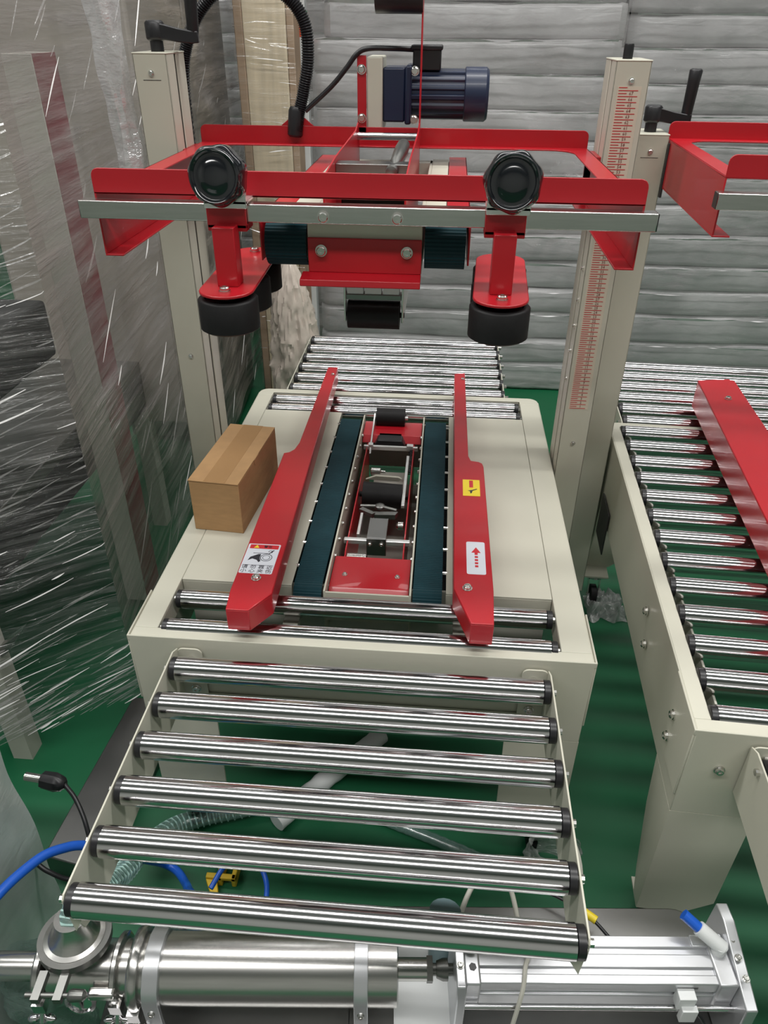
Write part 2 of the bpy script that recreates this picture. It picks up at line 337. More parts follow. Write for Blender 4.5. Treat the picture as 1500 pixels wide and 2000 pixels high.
def build_column(root, x0,x1,y0,y1,z0,z1, inner, slot=True, slotx=None):
    """hollow square column with a slot on its inner face; inner=+1 faces +x"""
    m=MB(); t=0.003
    m.box(x0,x1,y0,y0+t,z0,z1)                  # front face
    m.box(x0,x1,y1-t,y1,z0,z1)
    ex=x0 if inner>0 else x1-t
    m.box(ex,ex+t,y0,y1,z0,z1)
    ix=x1-t if inner>0 else x0
    ym=y0+(y1-y0)*0.42; m.box(ix,ix+t,y0,ym,z0,z1); m.box(ix,ix+t,ym+0.012,y1,z0,z1)
    m.box(x0+t,x1-t,ym-0.002,ym+0.014,z0,z1-0.01,mi=1) if False else None
    m.box(x0-0.001,x1+0.001,y0-0.001,y1+0.001,z1-0.003,z1)
    o=m.build('column',CREAM,root,bev=0.0012)
    s=MB().box(min(ix,ix+t)+(-0.02 if inner>0 else 0.003),min(ix,ix+t)+(0 if inner>0 else 0.02),ym-0.004,ym+0.016,z0,z1-0.005).build('slide_slot',DARK,o)
    sc=MB(); sc.cyl((0.5*(x0+x1),0.5*(y0+y1),z0+0.02),(0.5*(x0+x1),0.5*(y0+y1),z1-0.01),0.009,10); sc.build('lead_screw',ZINC,o,smooth=True)
    inst('bolt',SMALL,o,(0.5*(x0+x1),y0,z1-0.035),FRONT)
    MB().box(x0+0.016,x1-0.016,y0-0.0006,y0-0.0001,z1-0.0475,z1-0.0465).build('weld_slot',DARK,o)
    return o
def build_crank(parent, x,y,z, ang=0.0):
    m=MB(); m.cyl((x,y,z-0.005),(x,y,z+0.025),0.013,14); m.lathe((x,y,z+0.018),(0,0,1),[(0,0.014),(0.004,0.019),(0.030,0.019),(0.035,0.015)],18)
    c,s=math.cos(ang),math.sin(ang); R=[]
    for t,hw,hh,dz in ((0.0,0.015,0.014,0.036),(0.02,0.014,0.013,0.033),(0.045,0.012,0.012,0.028),(0.07,0.012,0.011,0.025),(0.084,0.010,0.010,0.025)):
        px,py=x+c*t,y+s*t; R.append([(px-s*a*hw,py+c*a*hw,z+dz+b*hh) for a,b in ((-1,-1),(1,-1),(1,1),(-1,1))])
    m.rings(R)
    gx,gy=x+c*0.074,y+s*0.074
    m.lathe((gx,gy,z+0.028),(0.03,0,1),[(0,0.010),(0.006,0.0115),(0.07,0.0130),(0.090,0.0140),(0.094,0.011)],16)
    return m.build('crank_handle',BLACK,parent,smooth=True,bev=0.002)
def build_head_frame(root, y0, y1, zf, x0=0.0, x1=0.84):
    """red sheet frame: top ring with rounded inner corners, upturned flanges front and rear, channel arms"""
    t=0.003; zt=zf-0.034; wd=0.036
    m=MB()
    # top ring: outer rect, inner rounded rect stitched
    inn=rrect(x0+wd,x1-wd,y0+0.02,y1-0.03,0.05,5); n=len(inn)
    outp=[]
    for (px,py) in inn:
        dx,dy=px-(x0+x1)/2, py-(y0+y1)/2
        sx=(x1-x0)/2/max(1e-6,abs(dx)); sy=(y1-y0)/2/max(1e-6,abs(dy)); k=min(sx,sy)
        outp.append((min(max((x0+x1)/2+dx*k,x0),x1),min(max((y0+y1)/2+dy*k,y0),y1)))
    # force true corners
    for (qx,qy) in ((x0,y0),(x1,y0),(x1,y1),(x0,y1)):
        i=min(range(n),key=lambda i:(outp[i][0]-qx)**2+(outp[i][1]-qy)**2); outp[i]=(qx,qy)
    vs=[(*p,zt) for p in outp]+[(*p,zt) for p in inn]+[(*p,zt-t) for p in outp]+[(*p,zt-t) for p in inn]; fs=[]
    for i in range(n):
        j=(i+1)%n
        fs+=[(i,j,n+j,n+i),(2*n+i,3*n+i,3*n+j,2*n+j),(i,2*n+i,2*n+j,j),(n+i,n+j,3*n+j,3*n+i)]
    m.add(vs,fs)
    # flanges
    def flange(y,ex0,ex1):
        r=0.012; p=[(ex0,zt-t),(ex1,zt-t)]+arc(ex1-r,zf-r,r,0,90,4)+arc(ex0+r,zf-r,r,90,180,4); m.prism(p,y,y+t,'y')
    flange(y0,x0,x1); flange(y1-t,x0,x1)
    # arms: web and bottom lip
    for x,s in ((x0,1),(x1,-1)):
        a,b=sorted((x,x+s*t)); m.prism([(y0,zt),(y0,zf-0.128),(y1-0.02,zf-0.128),(y1-0.02,zt)],a,b,'x')
        a,b=sorted((x,x+s*0.03)); m.box(a,b,y0,y1-0.02,zf-0.131,zf-0.128)
    return m.build('head_frame',RED,root,bev=0.0008)

# ================================================================= MAIN SEALER
S=thing('carton_sealer','cream carton sealing machine with red head and guides, cardboard box on its table','carton sealer',(0,0,0))
build_base(S,0.046,0.793)
# table sheets
for (x0,x1) in ((0.047,0.272),(0.583,0.792)):
    MB().box(x0,x1,0.172,0.975,T-0.004,T+0.0005).box(x0,x1,0.172,0.175,T-0.03,T-0.004).box(x0,x1,0.972,0.975,T-0.03,T-0.004).build('table_plate',CREAM,S,bev=0.001)
for y in (0.036,0.122,0.998,1.062): inst('table_roller',TAB_ROLL,S,(0.052,y,T-0.010))
# inner frame rails beneath the openings (dark cavity structure)
MB().box(0.05,0.79,0.20,0.206,0.46,0.60).build('inner_cross_member',GREYCREAM,S)
MB().box(0.05,0.79,0.955,0.961,0.46,0.60).build('inner_cross_member',GREYCREAM,S)
for xx in (0.26,0.60): MB().box(xx,xx+0.03,0.0,0.20,0.545,0.56).build('guide_slide_bracket',GREYCREAM,S)
for x0,x1 in ((0.20,0.336),(0.516,0.65)): MB().box(x0,x1,0.215,0.945,0.42,0.535).build('light_blocker',DARK,S,bev=0.003)  # added dark boxes that keep light out of the tape head cavity
MB().box(0.337,0.515,0.50,0.945,0.40,0.405).build('belly_pan',GREYCREAM,S)
# lower drive belts
def belt(parent,x0,x1,y0,y1,zt,r,name='drive_belt'):
    """toothed belt loop with cross ribs"""
    m=MB(); th=0.004; yc0,yc1=y0+r,y1-r; zc=zt-r; Ls=yc1-yc0; tot=2*Ls+2*PI*r; n=2*int(tot/0.006); prof=[]; inn=[]
    for i in range(n):
        t=tot*i/n; h=0.0 if i%2 else -0.0011
        if t<Ls: p=(yc1-t,zc); d=(0,1)
        elif t<Ls+PI*r: a_=(t-Ls)/r; p=(yc0,zc); d=(-math.sin(a_),math.cos(a_))
        elif t<2*Ls+PI*r: p=(yc0+t-Ls-PI*r,zc); d=(0,-1)
        else: a_=(t-2*Ls-PI*r)/r; p=(yc1,zc); d=(math.sin(a_),-math.cos(a_))
        prof.append((p[0]+d[0]*(r+h),p[1]+d[1]*(r+h))); inn.append((p[0]+d[0]*(r-th),p[1]+d[1]*(r-th)))
    vs=[(x,p[0],p[1]) for x in (x0,x1) for p in prof]+[(x,p[0],p[1]) for x in (x0,x1) for p in inn]; fs=[]
    for i in range(n):
        j=(i+1)%n; fs+=[(i,j,n+j,n+i),(2*n+i,3*n+i,3*n+j,2*n+j),(i,2*n+i,2*n+j,j),(n+i,n+j,3*n+j,3*n+i)]
    o=m.add(vs,fs).build(name,BELT,parent)
    for yc in (yc0,yc1): MB().cyl((x0+0.002,yc,zc),(x1-0.002,yc,zc),r-th-0.0005,18).build('belt_pulley',ZINC,o,smooth=True)
    return o
b1=belt(S,0.277,0.334,0.150,0.955,T+0.004,0.036); b2=belt(S,0.517,0.575,0.150,0.955,T+0.004,0.036)
# belt beds with edge rollers
for bo,(x0,x1) in ((b1,(0.277,0.334)),(b2,(0.517,0.575))):
    MB().box(x0+0.003,x1-0.003,0.19,0.92,T-0.004,T-0.0005).build('slider_bed',ZINC,bo)
pin=MB().cyl((-0.006,0,0),(0.006,0,0),0.004,8).mesh('bed_pin',ZINC,True)
for k in range(9):
    y=0.24+0.083*k
    inst('bed_pin',pin,S,(0.2755,y,T-0.002)); inst('bed_pin',pin,S,(0.579,y,T-0.002))
# centre channel that carries the lower tape head
m=MB()
for (x0,x1) in ((0.338,0.342),(0.510,0.514)): m.box(x0,x1,0.158,0.965,0.50,T+0.001)
m.box(0.342,0.510,0.158,0.162,0.545,T-0.002); m.box(0.342,0.510,0.960,0.964,0.53,T-0.02)
ch=m.build('centre_channel',CREAM,S,bev=0.001)
for k in range(10):
    inst('bolt',SMALL,ch,(0.342,0.30+0.063*k,T-0.016),RIGHT); inst('bolt',SMALL,ch,(0.510,0.30+0.063*k,T-0.016),LEFT)
MB().prism([(0.195,0.604),(0.300,0.604),(0.300,0.601),(0.198,0.601),(0.172,0.575),(0.169,0.578)],0.344,0.508,'x').build('front_cover_plate',RED,ch,bev=0.001)
for x in (0.372,0.482): inst('bolt',SMALL,ch,(x,0.235,0.604),UP)
MB().prism([(0.872,0.606),(0.955,0.606),(0.955,0.603),(0.875,0.603),(0.862,0.585),(0.859,0.587)],0.344,0.508,'x').build('rear_cover_plate',RED,ch,bev=0.001)
# lower tape head
m=MB()
for x in (0.361,0.489): m.prism([(0.315,0.555),(0.315,0.585),(0.34,0.594),(0.84,0.594),(0.86,0.585),(0.86,0.46),(0.50,0.43),(0.33,0.47)],x-0.0015,x+0.0015,'x')
lth=m.build('lower_tape_head',RED,S,bev=0.0006)
MB().cyl((0.372,0.60,0.578),(0.470,0.60,0.574),0.032,28).cyl((0.364,0.60,0.578),(0.486,0.60,0.574),0.007,10).build('tape_roller',RUBBER,lth,smooth=True)
MB().cyl((0.376,0.950,0.622),(0.458,0.950,0.622),0.027,26).build('tape_roller',RUBBER,lth,smooth=True)
MB().prism([(0.378,0.588),(0.388,0.606),(0.455,0.606),(0.465,0.588),(0.455,0.575),(0.388,0.575)],0.84,0.885,'y').build('brush_block',BLACK,lth,bev=0.003)
m=MB(); 
for s in (0.371,): m.prism([(0.80,0.585),(0.815,0.60),(0.955,0.632),(0.965,0.622),(0.955,0.612),(0.83,0.578)],s-0.002,s+0.002,'x')
m.cyl((0.369,0.95,0.622),(0.466,0.95,0.622),0.006,10).build('roller_arm',WHITESTEEL,lth,smooth=True)
MB().box(0.352,0.500,0.815,0.823,0.588,0.600).box(0.365,0.378,0.812,0.826,0.594,0.606).box(0.470,0.488,0.812,0.826,0.594,0.606).build('cross_bar',WHITESTEEL,lth,bev=0.001)
MB().box(0.352,0.502,0.372,0.384,0.585,0.597).build('cross_bar',WHITESTEEL,lth,bev=0.002)
m=MB(); m.box(0.404,0.448,0.367,0.372,0.560,0.606); m.box(0.404,0.448,0.372,0.452,0.602,0.606)
kb=m.build('knife_bracket',SHEET,lth,bev=0.001)
for x in (0.412,0.438): inst('bolt',SMALL,lth,(x,0.367,0.592),FRONT)
MB().lathe((0.364,0.325,0.578),(1,0,0),[(0,0.011),(0.002,0.014),(0.044,0.014),(0.046,0.009),(0.046,0.005),(0.058,0.005)],20).build('guide_spool',ZINC,lth,smooth=True)
MB().lathe((0.378,0.745,0.56),(1,0,0),[(0,0.006),(0.002,0.011),(0.026,0.011),(0.028,0.005),(0.04,0.004)],18).build('guide_spool',ZINC,lth,smooth=True)
MB().box(0.385,0.468,0.66,0.81,0.520,0.523).build('inner_plate',GREYCREAM,lth)
MB().prism([(0.373,0.588),(0.40,0.600),(0.458,0.598),(0.466,0.593),(0.458,0.586)],0.655,0.662,'y').build('cutter_guard',CREAM,lth,bev=0.001)
m=MB()
for (a,b,r) in (((0.374,0.532,0.586),(0.420,0.528,0.590),0.0045),((0.420,0.528,0.590),(0.462,0.520,0.585),0.0045)): m.cyl(a,b,r,10)
m.lathe((0.421,0.528,0.586),(0,0,1),[(0,0.012),(0.006,0.012),(0.009,0.008)],16)
m.prism([(0.372,0.512),(0.405,0.492),(0.412,0.500),(0.380,0.522)],0.578,0.590,'z'); m.prism([(0.41,0.497),(0.46,0.50),(0.466,0.515),(0.41,0.512)],0.572,0.585,'z')
m.build('tension_lever',TIN,lth,smooth=True)
MB().box(0.472,0.480,0.53,0.78,0.586,0.594).build('side_lever',WHITESTEEL,lth,bev=0.001)
MB().box(0.377,0.384,0.41,0.50,0.570,0.588).build('side_lever',WHITESTEEL,lth,bev=0.001)
MB().lathe((0.465,0.47,0.575),(1,0,0),[(0,0.006),(0.004,0.010),(0.016,0.010),(0.018,0.006)],16).build('spring_post',ZINC,lth,smooth=True)
m=MB(); pts=[(0.483+0.006*math.cos(t*0.9),0.70+t*0.0012,0.585+0.006*math.sin(t*0.9)) for t in range(100)]; m.tube(pts,0.0016,6); m.build('tension_spring',BLACK,lth,smooth=True)

# side guides
GL=[(0.191,-0.004),(0.232,-0.004),(0.264,0.046),(0.262,0.14),(0.243,1.12),(0.214,1.117),(0.212,0.63),(0.206,0.595),(0.196,0.580),(0.184,0.574),(0.186,0.05)]
GR=[(0.624,-0.004),(0.664,-0.004),(0.667,0.09),(0.663,0.55),(0.660,0.566),(0.652,0.573),(0.634,0.577),(0.628,0.60),(0.625,1.113),(0.594,1.102),(0.594,0.090)]
def guide(parent,poly,zt,zb):
    m=MB(); m.prism(poly,zt-0.003,zt)
    n=len(poly); cx_=sum(p[0] for p in poly)/n; P=[Vector((p[0],p[1])) for p in poly]
    for i in range(n):
        a,b=P[i],P[(i+1)%n]; d=(b-a).normalized(); nr=Vector((-d.y,d.x))
        if (b-a).length<0.004: continue
        q=[(a.x,a.y),(b.x,b.y),(b.x+nr.x*0.003,b.y+nr.y*0.003),(a.x+nr.x*0.003,a.y+nr.y*0.003)]
        m.prism(q,zb,zt-0.003)
    return m.build('guide_rail',RED,parent,bev=0.0015)
g1=guide(S,GL,0.70,0.652); g2=guide(S,GR,0.70,0.652)
for g,pts in ((g1,((0.226,0.086),(0.236,1.060))),(g2,((0.619,0.091),(0.618,1.062)))):
    for i,(x,y) in enumerate(pts): inst('bolt',BOLT if i==0 else SMALL,g,(x,y,0.70),UP)
for g,px in ((g1,(0.222,0.222)),(g2,(0.632,0.612))):
    MB().box(px[0]-0.012,px[0]+0.012,0.15,0.175,0.56,0.69).build('guide_post',GREYCREAM,g); MB().box(px[1]-0.01,px[1]+0.01,1.02,1.04,0.56,0.69).build('guide_post',GREYCREAM,g)
ZS=0.7002
# warning sticker
st=MB().prism(rrect(0.188,0.252,0.101,0.196,0.003,3),ZS,ZS+0.0004).build('warning_sticker',WHITEP,g1); st['label']='white pinch warning sticker with red header'
zz=ZS+0.0005
MB().box(0.192,0.249,0.180,0.193,zz,zz+0.0002).build('sticker_print',REDP,g1)
MB().prism([(0.200,0.182),(0.211,0.182),(0.2055,0.192)],zz+0.0002,zz+0.0004).build('sticker_print',YELLOW,g1)
text_mesh('警告',0.0085,BLACKP,'sticker_text',g1,(0.228,0.1865,zz+0.0003))
m=MB(); m.box(0.190,0.250,0.1265,0.1272,zz,zz+0.0002)
m.box(0.203,0.232,0.1645,0.1658,zz,zz+0.0002)
m.prism([(0.197,0.141),(0.200,0.152),(0.214,0.162),(0.219,0.162),(0.2185,0.150),(0.222,0.140),(0.219,0.136),(0.2145,0.143),(0.205,0.147)],zz,zz+0.0002)
def ring(m,cx_,cy_,r0,r1,a0=0,a1=360,n=22):
    for i in range(n):
        t0=math.radians(a0+(a1-a0)*i/n); t1=math.radians(a0+(a1-a0)*(i+1)/n)
        m.prism([(cx_+r0*math.cos(t0),cy_+r0*math.sin(t0)),(cx_+r1*math.cos(t0),cy_+r1*math.sin(t0)),(cx_+r1*math.cos(t1),cy_+r1*math.sin(t1)),(cx_+r0*math.cos(t1),cy_+r0*math.sin(t1))],zz,zz+0.0002)
ring(m,0.231,0.152,0.0065,0.0075); ring(m,0.231,0.152,0.0105,0.0118); ring(m,0.236,0.171,0.0032,0.0044,-60,200,12)
m.prism([(0.232,0.163),(0.234,0.1625),(0.243,0.176),(0.241,0.177)],zz,zz+0.0002)
m.build('sticker_print',BLACKP,g1)
text_mesh('请 勿 靠 近',0.0125,BLACKP,'sticker_text',g1,(0.220,0.1205,zz))
text_mesh('小 心 夹 伤',0.0125,BLACKP,'sticker_text',g1,(0.220,0.108,zz))
# yellow sticker and arrow sticker on the other guide
MB().box(0.6135,0.6515,0.416,0.486,ZS,ZS+0.0004).build('warning_sticker',YELLOW,g2)['label']='yellow knife warning sticker'
MB().box(0.628,0.6365,0.452,0.482,zz,zz+0.0002).build('sticker_print',REDP,g2)
m=MB(); m.prism([(0.624,0.438),(0.634,0.441),(0.644,0.447),(0.6455,0.445),(0.635,0.4375),(0.633,0.428),(0.630,0.426),(0.629,0.436)],zz,zz+0.0002); m.build('sticker_print',BLACKP,g2)
MB().prism(rrect(0.6185,0.655,0.135,0.241,0.004,3),ZS,ZS+0.0004).build('arrow_sticker',WHITEP,g2)['label']='white feed direction sticker with red arrow'
m=MB(); m.prism([(0.628,0.204),(0.6465,0.204),(0.6375,0.222)],zz,zz+0.0002); m.box(0.6345,0.6405,0.197,0.204,zz,zz+0.0002)
for k in range(4): m.box(0.6345,0.6408,0.157+0.0100*k,0.163+0.0100*k,zz,zz+0.0002)
m.build('sticker_print',REDP,g2)

# infeed and outfeed roller tables
build_conveyor(S,'infeed_roller_table',-0.0035,-1)
build_conveyor(S,'outfeed_roller_table',1.127,1,x0=0.078,x1=0.752+0.0)

# columns
cl=build_column(S,-0.080,-0.012,0.670,0.785,0.16,1.520,1)
crr=build_column(S,0.854,0.921,0.690,0.805,0.16,1.516,-1)
build_crank(cl,-0.046,0.725,1.520,0.15)
MB().lathe((0.881,0.73,1.512),(0,0,1),[(0,0.0095),(0.026,0.0095),(0.029,0.0085)],16).build('screw_stud',BLACK,crr,smooth=True)
# height scale
sc=MB().box(0.8635,0.909,0.6893,0.6899,0.792,1.472).build('height_scale',SCALEM,crr); sc['label']='printed height scale with red graduations'
m=MB()
for k in range(137):
    z=0.795+0.005*k-0.0; x0=0.866; x1=0.882 if k%2 else 0.903
    if z>1.471: break
    m.box(x0,x1,0.6886,0.6892,z-0.0006,z+0.0006)
sm=m.build('scale_marks',REDP,crr); sm['kind']='stuff'
nums=MB()
for k in range(67):
    t=bpy.data.curves.new('n','FONT'); t.body=str(k+1); t.size=0.0085; t.align_x='CENTER'; t.align_y='CENTER'; t.resolution_u=1
    to=bpy.data.objects.new('n',t); COL.objects.link(to); dg=bpy.context.evaluated_depsgraph_get(); me=bpy.data.meshes.new_from_object(to.evaluated_get(dg))
    nums.add([(0.8905-0*v.co.y+v.co.x*1.0,0.6884,0.800+0.01*k+v.co.y) for v in me.vertices],[tuple(p.vertices) for p in me.polygons])
    bpy.data.objects.remove(to); bpy.data.curves.remove(t); bpy.data.meshes.remove(me)
nm=nums.build('scale_numerals',mat('dark_red_print',(0.20,0.03,0.03),0.5,var=0.05),crr); nm['kind']='stuff'
for k,z in enumerate((0.86,0.93,0.99,1.05,1.12)): inst('bolt',SMALL,crr,(0.854,0.715,z),LEFT)
inst('bolt',SMALL,crr,(0.888,0.690,0.70),FRONT); inst('bolt',SMALL,cl,(-0.046,0.670,0.90),FRONT)

# head frame
HF=build_head_frame(S,0.208,0.803,1.383)
# carriage brackets from the rear of the frame into the columns
for x0,x1 in ((-0.012,0.004),(0.837,0.854)): MB().box(x0,x1,0.70,0.79,1.25,1.346).build('carriage_bracket',RED,HF,bev=0.001)
# triangular gusset under the hose gland
MB().prism([(0.180,1.3832),(0.252,1.3832),(0.228,1.402),(0.205,1.402)],0.800,0.803,'y').build('gland_plate',RED,HF,bev=0.001)
# stainless cross bar
CB=MB().box(-0.014,0.854,0.176,0.202,1.316,1.342).build('cross_bar',STEEL,S,bev=0.0015)
MB().box(-0.0142,-0.013,0.177,0.201,1.317,1.341).build('bar_end_cap',BLACK,CB); MB().box(0.8535,0.8552,0.177,0.201,1.317,1.341).build('bar_end_cap',BLACK,CB)
for x in (0.363,0.474): inst('bolt',BOLT,CB,(x,0.176,1.327),FRONT)

# side press rollers on sliding brackets
def press_unit(xc, lean):
    m=MB()
    # clamp on the bar, post and slotted foot plate
    m.box(xc-0.030,xc+0.030,0.168,0.174,1.308,1.352); m.box(xc-0.030,xc+0.030,0.168,0.210,1.304,1.314)
    m.box(xc-0.0165,xc+0.0165,0.140,0.172,1.228,1.315)
    pl=arc(xc,0.130,0.042,180,360,12)+arc(xc+lean,0.345,0.042,0,180,12)
    m.prism(pl,1.2235,1.228)
    o=m.build('press_roller_bracket',RED,S,bev=0.0012)
    MB().box(xc-0.030,xc+0.034,0.160,0.167,1.338,1.376).box(xc-0.030,xc+0.034,0.160,0.208,1.344,1.349).build('clamp_block',WHITESTEEL,o,bev=0.001)
    # hand knob
    kc=Vector((xc+0.004,0.160,1.384)); kd=Vector((-0.06,-1,0.12)).normalized()
    km=MB(); km.cyl(kc+Vector((0,0.02,-0.002)),kc+kd*0.012,0.012,16)
    km.lathe(kc+kd*0.004,kd,[(0,0.020),(0.002,0.036),(0.007,0.0405),(0.022,0.0410),(0.030,0.0395),(0.034,0.0370)],84,lobes=7,amp=0.035)
    km.lathe(kc+kd*0.0375,kd,[(0,0.0372),(0.0045,0.0368),(0.0065,0.0352),(0.006,0.0335),(0.0012,0.0300),(0.0008,0.0235),(0.0030,0.0205),(0.0052,0.012),(0.0058,0.001)],48)
    km.build('hand_knob',KNOB,o,smooth=50)
    for i,y in enumerate((0.132,0.237,0.342)):
        xx=xc+lean*(i/2)
        wm=MB().lathe((xx,y,1.166),(0,0,1),[(0,0.020),(0,0.042),(0.003,0.0462),(0.047,0.0462),(0.050,0.043),(0.050,0.036),(0.047,0.034),(0.047,0.015),(0.057,0.012)],40).build('rubber_wheel',RUBBER,o,smooth=50)
    inst('bolt',BOLT,o,(xc+0.001,0.115,1.228),UP); inst('bolt',BOLT,o,(xc+lean,0.352,1.228),UP)
    return o
press_unit(0.2165,-0.006); press_unit(0.634,0.010)

# upper drive unit
m=MB()
m.box(0.331,0.337,0.218,0.84,1.234,1.314); m.box(0.505,0.511,0.218,0.84,1.234,1.314)
m.box(0.331,0.511,0.213,0.218,1.234,1.314); m.box(0.331,0.511,0.218,0.34,1.308,1.314); m.box(0.331,0.511,0.80,0.84,1.244,1.314)
m.box(0.290,0.331,0.24,0.86,1.308,1.314); m.box(0.511,0.546,0.24,0.86,1.308,1.314)
U=m.build('upper_drive_unit',CREAM,S,bev=0.0012)
for x0,x1 in ((0.252,0.289),(0.547,0.586)):
    MB().box(x0,x1,0.26,0.90,1.309,1.3135).box(x0 if x0<0.4 else x1-0.003,x0+0.003 if x0<0.4 else x1,0.225,0.90,1.247,1.3135).build('belt_guard',RED,U,bev=0.001)
belt(U,0.262,0.328,0.209,0.900,1.308,0.035); belt(U,0.515,0.579,0.209,0.900,1.308,0.035)
m=MB(); m.box(0.3315,0.511,0.207,0.211,1.236,1.289); m.prism([(0.211,1.236),(0.207,1.236),(0.178,1.232),(0.176,1.222),(0.179,1.221),(0.209,1.230)],0.321,0.511,'x')
fp=m.build('front_shield',RED,U,bev=0.0012)
for x in (0.353,0.488): inst('bolt',BOLT,fp,(x,0.207,1.270),FRONT)
for x0,x1 in ((0.498,0.545),(0.290,0.325)): MB().box(x0,x1,0.222,0.25,1.316,1.322).build('latch_tongue',CREAM,U,bev=0.002)
# upper tape head
m=MB()
m.prism([(0.26,1.20),(0.26,1.368),(0.40,1.378),(0.72,1.385),(0.765,1.395),(0.78,1.37),(0.78,1.20)],0.350,0.353,'x')
m.prism([(0.26,1.20),(0.26,1.368),(0.40,1.378),(0.72,1.385),(0.765,1.395),(0.765,1.78),(0.80,1.78),(0.80,1.37),(0.78,1.20)],0.4795,0.4825,'x')
UH=m.build('upper_tape_head',RED,S,bev=0.0006)
MB().cyl((0.353,0.742,1.372),(0.479,0.742,1.372),0.0075,14).build('guide_shaft',CHROME,UH,smooth=True)
MB().box(0.353,0.479,0.392,0.400,1.342,1.368).box(0.353,0.479,0.392,0.43,1.366,1.369).build('cross_bar',SHEET,UH,bev=0.001)
m=MB(); m.lathe((0.452,0.40,1.362),(0.05,1,0.10),[(-0.03,0.003),(-0.027,0.010),(-0.018,0.011),(-0.012,0.006),(0.02,0.006),(0.03,0.010),(0.12,0.013),(0.16,0.012),(0.163,0.005)],18); m.build('spring_plunger',TIN,UH,smooth=True)
MB().box(0.468,0.478,0.43,0.60,1.360,1.366).build('side_lever',WHITESTEEL,UH,bev=0.001)
MB().box(0.353,0.479,0.46,0.72,1.27,1.30).build('cartridge_body',BLACK,UH,bev=0.002)
MB().cyl((0.368,0.412,1.1015),(0.467,0.412,1.1015),0.0265,30).cyl((0.362,0.412,1.1015),(0.476,0.412,1.1015),0.005,10).build('tape_roller',RUBBER,UH,smooth=True)
m=MB(); m.box(0.361,0.365,0.40,0.66,1.09,1.21); m.box(0.4705,0.4745,0.40,0.66,1.09,1.21); m.build('roller_arm',WHITESTEEL,UH,bev=0.001)
for k in range(3): MB().box(0.367+0.034*k,0.398+0.034*k,0.405,0.425,1.142,1.180).build('brush_block',WHITEPL,UH,bev=0.001)
MB().box(0.365,0.470,0.403,0.428,1.132,1.142).build('brush_bar',SHEET,UH,bev=0.001)
MB().cyl((0.388,0.78,1.632),(0.482,0.78,1.632),0.046,30).build('tape_reel_hub',BLACK,UH,smooth=True)

# motor
m=MB().box(0.347,0.366,0.80,0.806,1.37,1.515).box(0.347,0.366,0.80,0.91,1.37,1.372)
MT=m.build('motor_bracket',RED,S,bev=0.001)
for z in (1.40,1.49): inst('bolt',BOLT,MT,(0.3565,0.80,z),FRONT)
MB().box(0.367,0.400,0.802,0.905,1.375,1.513).build('gear_plate',CREAM,MT,bev=0.003)
m=MB().box(0.400,0.447,0.808,0.905,1.392,1.494); m.box(0.447,0.461,0.804,0.909,1.388,1.498)
MO=m.build('motor',NAVY,S,bev=0.004)
m=MB(); yc,zc=0.857,1.443
prof=[]
for i in range(96):
    a=2*PI*i/96; r=0.0455+(0.0028 if i%6<3 else -0.0012); prof.append((yc+r*math.cos(a),zc+r*math.sin(a)))
m.prism(prof,0.461,0.575,'x'); m.build('motor_body',NAVY,MO)
MB().lathe((0.572,yc,zc),(1,0,0),[(0,0.050),(0.002,0.052),(0.045,0.052),(0.051,0.047)],40).build('fan_cover',NAVY,MO,smooth=True)
MB().box(0.461,0.520,0.828,0.880,1.488,1.530).box(0.457,0.523,0.825,0.883,1.524,1.534).build('junction_box',BLACK,MO,bev=0.003)
for z in (1.398,1.488): inst('bolt',BOLT,MO,(0.467,0.810,z),FRONT)
# hose, gland and motor cable
hp=bez([(0.214,0.795,1.374),(0.219,0.798,1.400),(0.233,0.80,1.450),(0.245,0.80,1.510),(0.240,0.80,1.572),(0.205,0.80,1.616),(0.145,0.80,1.638),(0.078,0.80,1.628),(0.028,0.80,1.590),(-0.004,0.80,1.540),(-0.022,0.802,1.485),(-0.030,0.81,1.40),(-0.033,0.82,1.25)],26)
MB().tube(hp,0.013,12,rad=[0.0138 if (i%2) else 0.0112 for i in range(len(hp))]).build('corrugated_hose',BLACK,S,smooth=70)
MB().lathe((0.210,0.797,1.362),(0.10,0.03,1),[(0,0.013),(0.004,0.0165),(0.050,0.0165),(0.058,0.013)],12).build('hose_gland',BLACK,S,smooth=True)
MB().tube(bez([(0.470,0.84,1.525),(0.425,0.82,1.527),(0.372,0.80,1.527),(0.348,0.797,1.518),(0.325,0.797,1.492),(0.292,0.797,1.458),(0.235,0.797,1.412)],10),0.0052,10).build('motor_cable',BLACK,S,smooth=True)

# ================================================================= carton on the table
B=thing('cardboard_box','small closed brown cardboard box on the cream sealer table','box',(0.090,0.482,T+0.0006),math.radians(-5))
w2,l2,h2=0.056,0.137,0.126
MB().box(-w2,w2,-l2,l2,0,h2-0.002).build('box_body',BROWN,B,bev=0.0015)
MB().box(-w2-0.0008,w2,-l2-0.0012,l2,h2-0.0015,h2+0.001).prism([(-0.030,h2+0.001),(0.004,h2+0.001),(0.0,h2-0.014),(-0.026,h2-0.014)],w2,w2+0.0012,'x').build('box_lid',BROWN,B,bev=0.0006)
MB().box(-0.022,0.026,-l2,l2,h2+0.0011,h2+0.0014).build('packing_tape',TAPE,B)

